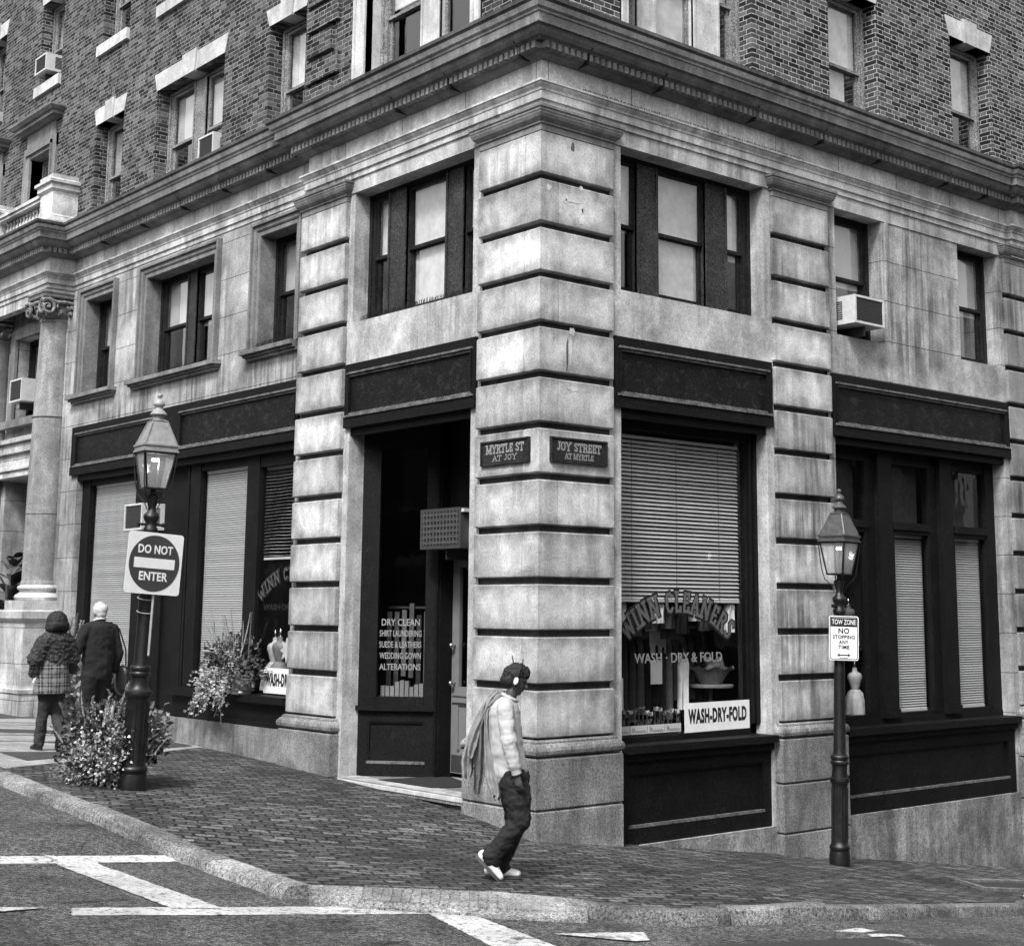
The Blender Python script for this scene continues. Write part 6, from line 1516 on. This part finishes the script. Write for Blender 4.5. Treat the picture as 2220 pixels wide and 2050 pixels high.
shoe(WM, (-.235, -.10, .205), (-.030, -.10, -.004), (.75, 0, .70), 1.14); shoe(WM, (-.165, .085, .010), (.145, .085, .006), (0, 0, 1), 1.14)
# jacket slung over the far shoulder, hanging in long folds behind the back
JK = thing('jacket', 'rumpled grey jacket slung over the walking man\'s shoulder, sleeve hanging loose', 'jacket', (mx, my, gz(mx, my)-.005), math.radians(-41))
def drape(rows, name, y0, y1, seed=0, folds=2.5, amp=.022, th=.010):
    """a hanging panel of cloth from left and right edges measured down the figure, rippled into folds, with thickness"""
    r_ = random.Random(seed); ph = r_.uniform(0, 6); n = 18; q = MB(); F_ = []; Bk = []; m_ = len(rows); fine = []
    for (z0, a0, b0), (z1, a1, b1) in zip(rows, rows[1:]):
        for i in range(4): t = i/4; fine.append((z0+(z1-z0)*t, a0+(a1-a0)*t, b0+(b1-b0)*t))
    fine.append(rows[-1])
    for k, (z_, a0, b0) in enumerate(fine):
        t = k/(len(fine)-1)
        for i in range(n+1):
            u = i/n; x = a0+(b0-a0)*u; g_ = math.sin(folds*2*math.pi*u+ph+1.4*t+.5*math.sin(5*t+ph))+.4*math.sin(folds*5.1*u+ph*2-2*t)
            edge = math.sin(math.pi*u)**.5
            y = y0+(y1-y0)*t-amp*(.5+.7*t)*g_-.03*edge*(1-.5*t)
            from mathutils import noise as NZ
            y += .014*NZ.noise(Vector((x*16, z_*9, seed*3.1)))+.007*NZ.noise(Vector((x*40, z_*22, seed))); x += .006*NZ.noise(Vector((z_*14, seed, u)))
            F_.append(Vector((x, y-th, z_+.008*g_*t))); Bk.append(Vector((x, y+th+.02*edge, z_+.008*g_*t)))
    R_n = n+1; vs = F_+Bk; o = len(F_); fs = []; K = len(fine)
    for k in range(K-1):
        for i in range(n):
            p = k*R_n+i; fs.append((p, p+1, p+R_n+1, p+R_n)); fs.append((o+p, o+p+1, o+p+R_n+1, o+p+R_n))
        for i in (0, n): p = k*R_n+i; fs.append((p, p+R_n, o+p+R_n, o+p))
    for k in (0, K-1):
        for i in range(n): p = k*R_n+i; fs.append((p, p+1, o+p+1, o+p))
    q.add(vs, fs, r_.random()); return q.build(name, JACK, JK, smooth='auto')
def J(rows): return [((1715-y)/890, (a-480)/890, (b-480)/890) for y, a, b in rows]
drape(J([(330, 395, 470), (380, 335, 435), (470, 318, 352), (600, 316, 348), (760, 320, 385), (900, 328, 432), (1000, 345, 452), (1085, 378, 458), (1120, 392, 440)]), 'jacket_front', .0, -.12, 2, 1.6, .020)
drape(J([(350, 350, 420), (420, 318, 360), (600, 258, 322), (800, 240, 330), (900, 238, 330), (980, 240, 322), (1060, 246, 306), (1085, 262, 300)]), 'jacket_back', .04, -.04, 4, 1.8, .024)
drape(J([(400, 325, 370), (500, 275, 335), (620, 222, 290), (720, 192, 262), (800, 190, 240), (815, 200, 236)]), 'jacket_flap', .06, -.07, 5, 1.4, .018)
drape(J([(430, 300, 345), (520, 245, 300), (640, 196, 262), (760, 160, 240), (860, 142, 236), (930, 146, 232), (972, 152, 220)]), 'jacket_sleeve', .10, .02, 6, 1.5, .024, .016)
drape(J([(322, 400, 480), (350, 350, 470), (395, 330, 440), (440, 322, 372)]), 'jacket_collar', .02, -.03, 9, 1.0, .012, .018)
q = MB(); c = Vector((-.085, -.155, .705)); q.tube([c, c+Vector((0, -.012, 0))], .012, 8); c = Vector((-.265, -.085, .925)); q.tube([c, c+Vector((0, -.012, 0))], .010, 8); q.build('button', MT['signblack'], JK)

# --- the couple walking away on the left; local x = their forward
def couple_thing(x, y, label): return thing('person', label, 'person', (x, y, gz(x, y)), math.radians(98))
wx, wy = -2.62, 6.20
WO = couple_thing(wx, wy, 'woman with bobbed dark hair, furry shawl and plaid coat walking away uphill')
b = MB(); head(b, (.01, 0, 1.555), (1, 0, 0), .94)
cone_mesh(b, (0, 0, 1.36), (0, 0, 1.46), .05, .048); cone_mesh(b, (0, 0, 1.28), (0, 0, 1.0), .11, .10, (1.3, .85)); cone_mesh(b, (0, 0, .98), (0, 0, .82), .12, .13, (1.25, .9))
for e in (-1, 1):
    cone_mesh(b, (0, e*.05, 1.34), (0, e*.15, 1.31), .05, .05); cone_mesh(b, (0, e*.18, 1.30), (.03, e*.235, 1.04), .045, .038); cone_mesh(b, (.03, e*.235, 1.04), (.19, e*.17, .93), .036, .026)
    hand(b, (.19, e*.17, .93), (.9, -e*.4, -.1), (0, -e, -.2), .9, .8, e)
WLK, WRK = Vector((.05, .085, .45)), Vector((.02, -.075, .46)); WLA, WRA = Vector((.10, .085, .09)), Vector((-.16, -.06, .17))
for H_, K_, A_k in (((0, .085, .82), WLK, WLA), ((0, -.085, .82), WRK, WRA)): cone_mesh(b, H_, K_, .08, .052); cone_mesh(b, K_, A_k, .05, .034)
cone_mesh(b, WLA, (.20, .085, .03), .035, .025); cone_mesh(b, WRA, (-.10, -.06, .06), .035, .025)
grow(b, 'body', SKINL, WO, .009, 3)
h = MB(); ell(h, (-.012, 0, 1.585), (.125, .132, .128)); ell(h, (-.03, 0, 1.535), (.12, .150, .085)); ell(h, (-.03, .085, 1.50), (.085, .070, .06)); ell(h, (-.03, -.085, 1.50), (.085, .070, .06)); grow(h, 'hair', HAIRK, WO, .009, 3, .007, 2, 34)
c_ = MB()
cone_mesh(c_, (0, 0, 1.20), (0, 0, .98), .13, .14, (1.35, .95)); EL = lambda a, b: [(a*math.cos(i*math.pi/16), b*math.sin(i*math.pi/16)) for i in range(32)]
for i in range(6):
    t0 = i/6; e_ = EL(.145+.05*t0, .175+.075*t0); c_.loft(e_, [(0, 1.04-.33*t0), (.012, 1.04-.33*(i+1)/6-.01)])
for e in (-1, 1): cone_mesh(c_, (0, e*.18, 1.30), (.03, e*.245, 1.04), .07, .065); cone_mesh(c_, (.03, e*.245, 1.04), (.17, e*.185, .94), .064, .052)
def plaid():
    M = M_('plaid_wool'); p = M.pos(True); x, y, z = M.xyz(p); ang = M.math('ADD', y, M.math('MULTIPLY', x, .35)); c = None
    def band(v, f, w_, o=0): return M.math('LESS_THAN', M.math('FRACT', M.math('ADD', M.math('MULTIPLY', v, f), o)), w_)
    a = M.math('ADD', M.math('MULTIPLY', band(ang, 9.5, .45), .075), M.math('MULTIPLY', band(z, 9.5, .45), .075))
    a = M.math('ADD', a, M.math('ADD', M.math('MULTIPLY', band(ang, 9.5, .09, .3), .12), M.math('MULTIPLY', band(z, 9.5, .09, .3), .12)))
    a = M.math('MULTIPLY', M.math('ADD', a, .018), M.ramp(M.noise(p, 60, 3), .3, .7, .6, 1.3)); return M.out(a, .95)
grow(c_, 'coat', plaid(), WO, .012, 2, .012, 4, 8)
sh = MB(); cone_mesh(sh, (-.01, -.09, 1.35), (-.01, .09, 1.35), .115, .115, (1, 1)); cone_mesh(sh, (-.02, 0, 1.33), (-.05, -.02, 1.05), .13, .10, (1.6, .85)); cone_mesh(sh, (0, 0, 1.37), (.0, 0, 1.30), .085, .15, (1.2, .9))
for e in (-1, 1): cone_mesh(sh, (-.01, e*.16, 1.32), (.01, e*.25, 1.12), .10, .10)
cone_mesh(sh, (-.07, -.02, 1.12), (-.09, -.05, .96), .10, .05, (1.3, .5)); cone_mesh(sh, (-.02, -.20, 1.10), (.03, -.27, 1.00), .08, .07)
fur = M_('fur'); fp = fur.pos(True); FUR = fur.out(fur.math('MULTIPLY', fur.ramp(fur.noise(fp, 24, 5, .8, 1.5), .35, .68, .2, 2.2), .045), .9, fur.noise(fp, 60, 4, .8), 1, .02)
grow(sh, 'shawl', FUR, WO, .012, 1, .022, 6, 24)
t = MB()
for H_, K_, A_k in ((Vector((0, .08, .80)), WLK, WLA), (Vector((0, -.08, .80)), WRK, WRA)): cone_mesh(t, H_, K_, .098, .072); cone_mesh(t, K_, A_k+Vector((0, 0, .03)), .072, .068)
grow(t, 'trousers', plain('charcoal_wool', .030, .9, .4, 9), WO, .012, 2, .012, 2, 9)
BOOT = plain('black_boot', .012, .4, .3, 20)
shoe(WO, (.03, .085, .025), (.27, .085, .01), (0, 0, 1), .95, BOOT, BOOT); shoe(WO, (-.20, -.06, .20), (-.10, -.06, .00), (.8, 0, .5), .95, BOOT, BOOT)

ox, oy = -1.70, 7.00
OM = couple_thing(ox, oy, 'white haired balding man in a dark sweater walking away with a bag at his side')
b = MB(); PH, HM2 = head(b, (.02, 0, 1.61), (1, 0, 0), 1.02)
cone_mesh(b, (0, 0, 1.45), (.01, 0, 1.54), .058, .056); cone_mesh(b, (0, 0, 1.36), (0, 0, 1.05), .125, .115, (1.35, .85)); cone_mesh(b, (0, 0, 1.02), (0, 0, .88), .125, .13, (1.2, .9))
for e in (-1, 1): cone_mesh(b, (0, e*.06, 1.42), (0, e*.18, 1.39), .06, .055)
cone_mesh(b, (0, .20, 1.38), (.0, .29, 1.12), .05, .042); cone_mesh(b, (0, .29, 1.12), (.16, .27, .98), .042, .03); hand(b, (.16, .27, .98), (.9, .2, -.2), (0, -1, 0), 1, .8, 1)
cone_mesh(b, (0, -.20, 1.38), (-.02, -.265, 1.10), .05, .042); cone_mesh(b, (-.02, -.265, 1.10), (.06, -.27, .86), .042, .03); hand(b, (.06, -.27, .86), (.1, 0, -1), (0, 1, 0), 1, .9, -1)
OLK, ORK = Vector((.03, .10, .48)), Vector((.06, -.09, .48)); OLA, ORA = Vector((-.16, .12, .14)), Vector((.12, -.09, .09))
for H_, K_, A_k in (((0, .09, .86), OLK, OLA), ((0, -.09, .86), ORK, ORA)): cone_mesh(b, H_, K_, .088, .058); cone_mesh(b, K_, A_k, .056, .038)
grow(b, 'body', SKINL, OM, .009, 3)
h = MB(); ell(h, PH(-.022, 0, .024), (.098, .090, .088)); ell(h, PH(-.055, 0, -.03), (.056, .066, .055)); ell(h, PH(-.02, .062, -.005), (.035, .022, .04)); ell(h, PH(-.02, -.062, -.005), (.035, .022, .04)); grow(h, 'hair', plain('white_hair', .50, .8, .12, 60), OM, .010, 3, .003, 1, 40)
SW = plain('dark_sweater', .010, .95, .3, 30, bump=.3)
s = MB(); cone_mesh(s, (0, 0, 1.37), (0, 0, 1.02), .14, .145, (1.45, .95)); cone_mesh(s, (0, 0, 1.02), (0, 0, .86), .148, .148, (1.3, .95))
for e in (-1, 1): cone_mesh(s, (0, e*.06, 1.435), (0, e*.19, 1.395), .068, .072)
cone_mesh(s, (0, .20, 1.38), (.0, .30, 1.12), .072, .066); cone_mesh(s, (0, .30, 1.12), (.13, .28, 1.0), .064, .05); cone_mesh(s, (0, -.20, 1.38), (-.02, -.275, 1.10), .072, .062); cone_mesh(s, (-.02, -.275, 1.10), (.05, -.275, .90), .06, .048)
grow(s, 'sweater', SW, OM, .012, 2, .010, 3, 9)
q = MB(); q.tube([Vector((.0+.064*math.cos(a), .070*math.sin(a), 1.505+.02*math.cos(a)*-1)) for a in [i*math.pi/10 for i in range(21)]], .014, 6); q.build('collar', MT['white'], OM, smooth=True)
t = MB(); cone_mesh(t, (0, 0, .92), (0, 0, .86), .135, .14, (1.2, .95))
for H_, K_, A_k in ((Vector((0, .09, .84)), OLK, OLA), (Vector((0, -.09, .84)), ORK, ORA)): cone_mesh(t, H_, K_, .115, .09); cone_mesh(t, K_, A_k+Vector((0, 0, .02)), .09, .078)
grow(t, 'trousers', PANT, OM, .012, 2, .012, 7, 9)
shoe(OM, (-.24, .12, .17), (-.10, .12, .0), (.8, 0, .5), 1, BOOT, BOOT); shoe(OM, (.05, -.09, .02), (.31, -.09, .01), (0, 0, 1), 1, BOOT, BOOT)
OM.scale = (1.08, 1.08, 1.085)
BG = thing('shoulder_bag', 'dark shoulder bag hanging at the white haired man\'s right side', 'bag', (ox, oy, gz(ox, oy)), math.radians(98)); BG.scale = (1.08, 1.08, 1.085)
q = MB(); cone_mesh(q, (-.02, -.345, .86), (-.02, -.345, .70), .10, .11, (1.2, .62), ref=(1, 0, 0)); grow(q, 'bag_body', BOOT, BG, .014, 2)
q = MB(); q.tube([(0, -.16, 1.475), (-.05, -.25, 1.40), (-.09, -.33, 1.15), (-.06, -.37, .86)], .010, 6); q.tube([(0, -.16, 1.475), (.07, -.25, 1.38), (.06, -.36, .90)], .010, 6); q.build('strap', BOOT, BG)

# ------------------------------------------------------------------ the buildings across the two streets (behind and beside the viewer), unseen except in reflections, added to block low sky
def across(x0, x1, y0, y1, h, face, label):
    z0 = -4; R = thing('brick_house', label, 'building', ((x0+x1)/2, (y0+y1)/2, 0))
    o = Vector(R.location)
    b = MB(); b.box(x0, x1, y0, y1, z0, h, .5); b.loft([(x0, y0), (x1, y0), (x1, y1), (x0, y1)], [(.0, h-.6), (.25, h-.5), (.35, h-.2), (.35, h), (-.2, h+.1)], tone=.5); rel(b, o); b.build('wall', MT['brick_l'], R)
    w_ = MB(); l_ = MB()
    a0, a1 = (y0, y1) if face in 'xX' else (x0, x1); n = int((a1-a0)/2.6)
    for i in range(n):
        c = a0+(i+.5)*(a1-a0)/n
        for z in [1.6+3.3*k for k in range(int(h/3.4))]:
            for mb_, dz0, dz1, hw, e in ((w_, 0, 1.9, .5, .02), (l_, 1.9, 2.15, .62, .05), (l_, -.15, 0, .6, .08)):
                if face == 'X': mb_.box(x1-.02, x1+e, c-hw, c+hw, z+dz0, z+dz1)
                else: mb_.box(c-hw, c+hw, y1-.02, y1+e, z+dz0, z+dz1)
    rel(w_, o); rel(l_, o); w_.build('window', MT['sash_m'], R); l_.build('lintel', MT['lintel'], R)
across(-26, -15.5, -6, 34, 11, 'X', 'brick house across the street to the left, unseen, added to block low sky')
across(-34, -15.5, -34, -17.5, 12, 'Y', 'brick house on the corner diagonally across, unseen, added to darken glass reflections')
across(-4, 34, -30, -16.5, 11, 'Y', 'brick house across the street to the right, unseen, added to block low sky')
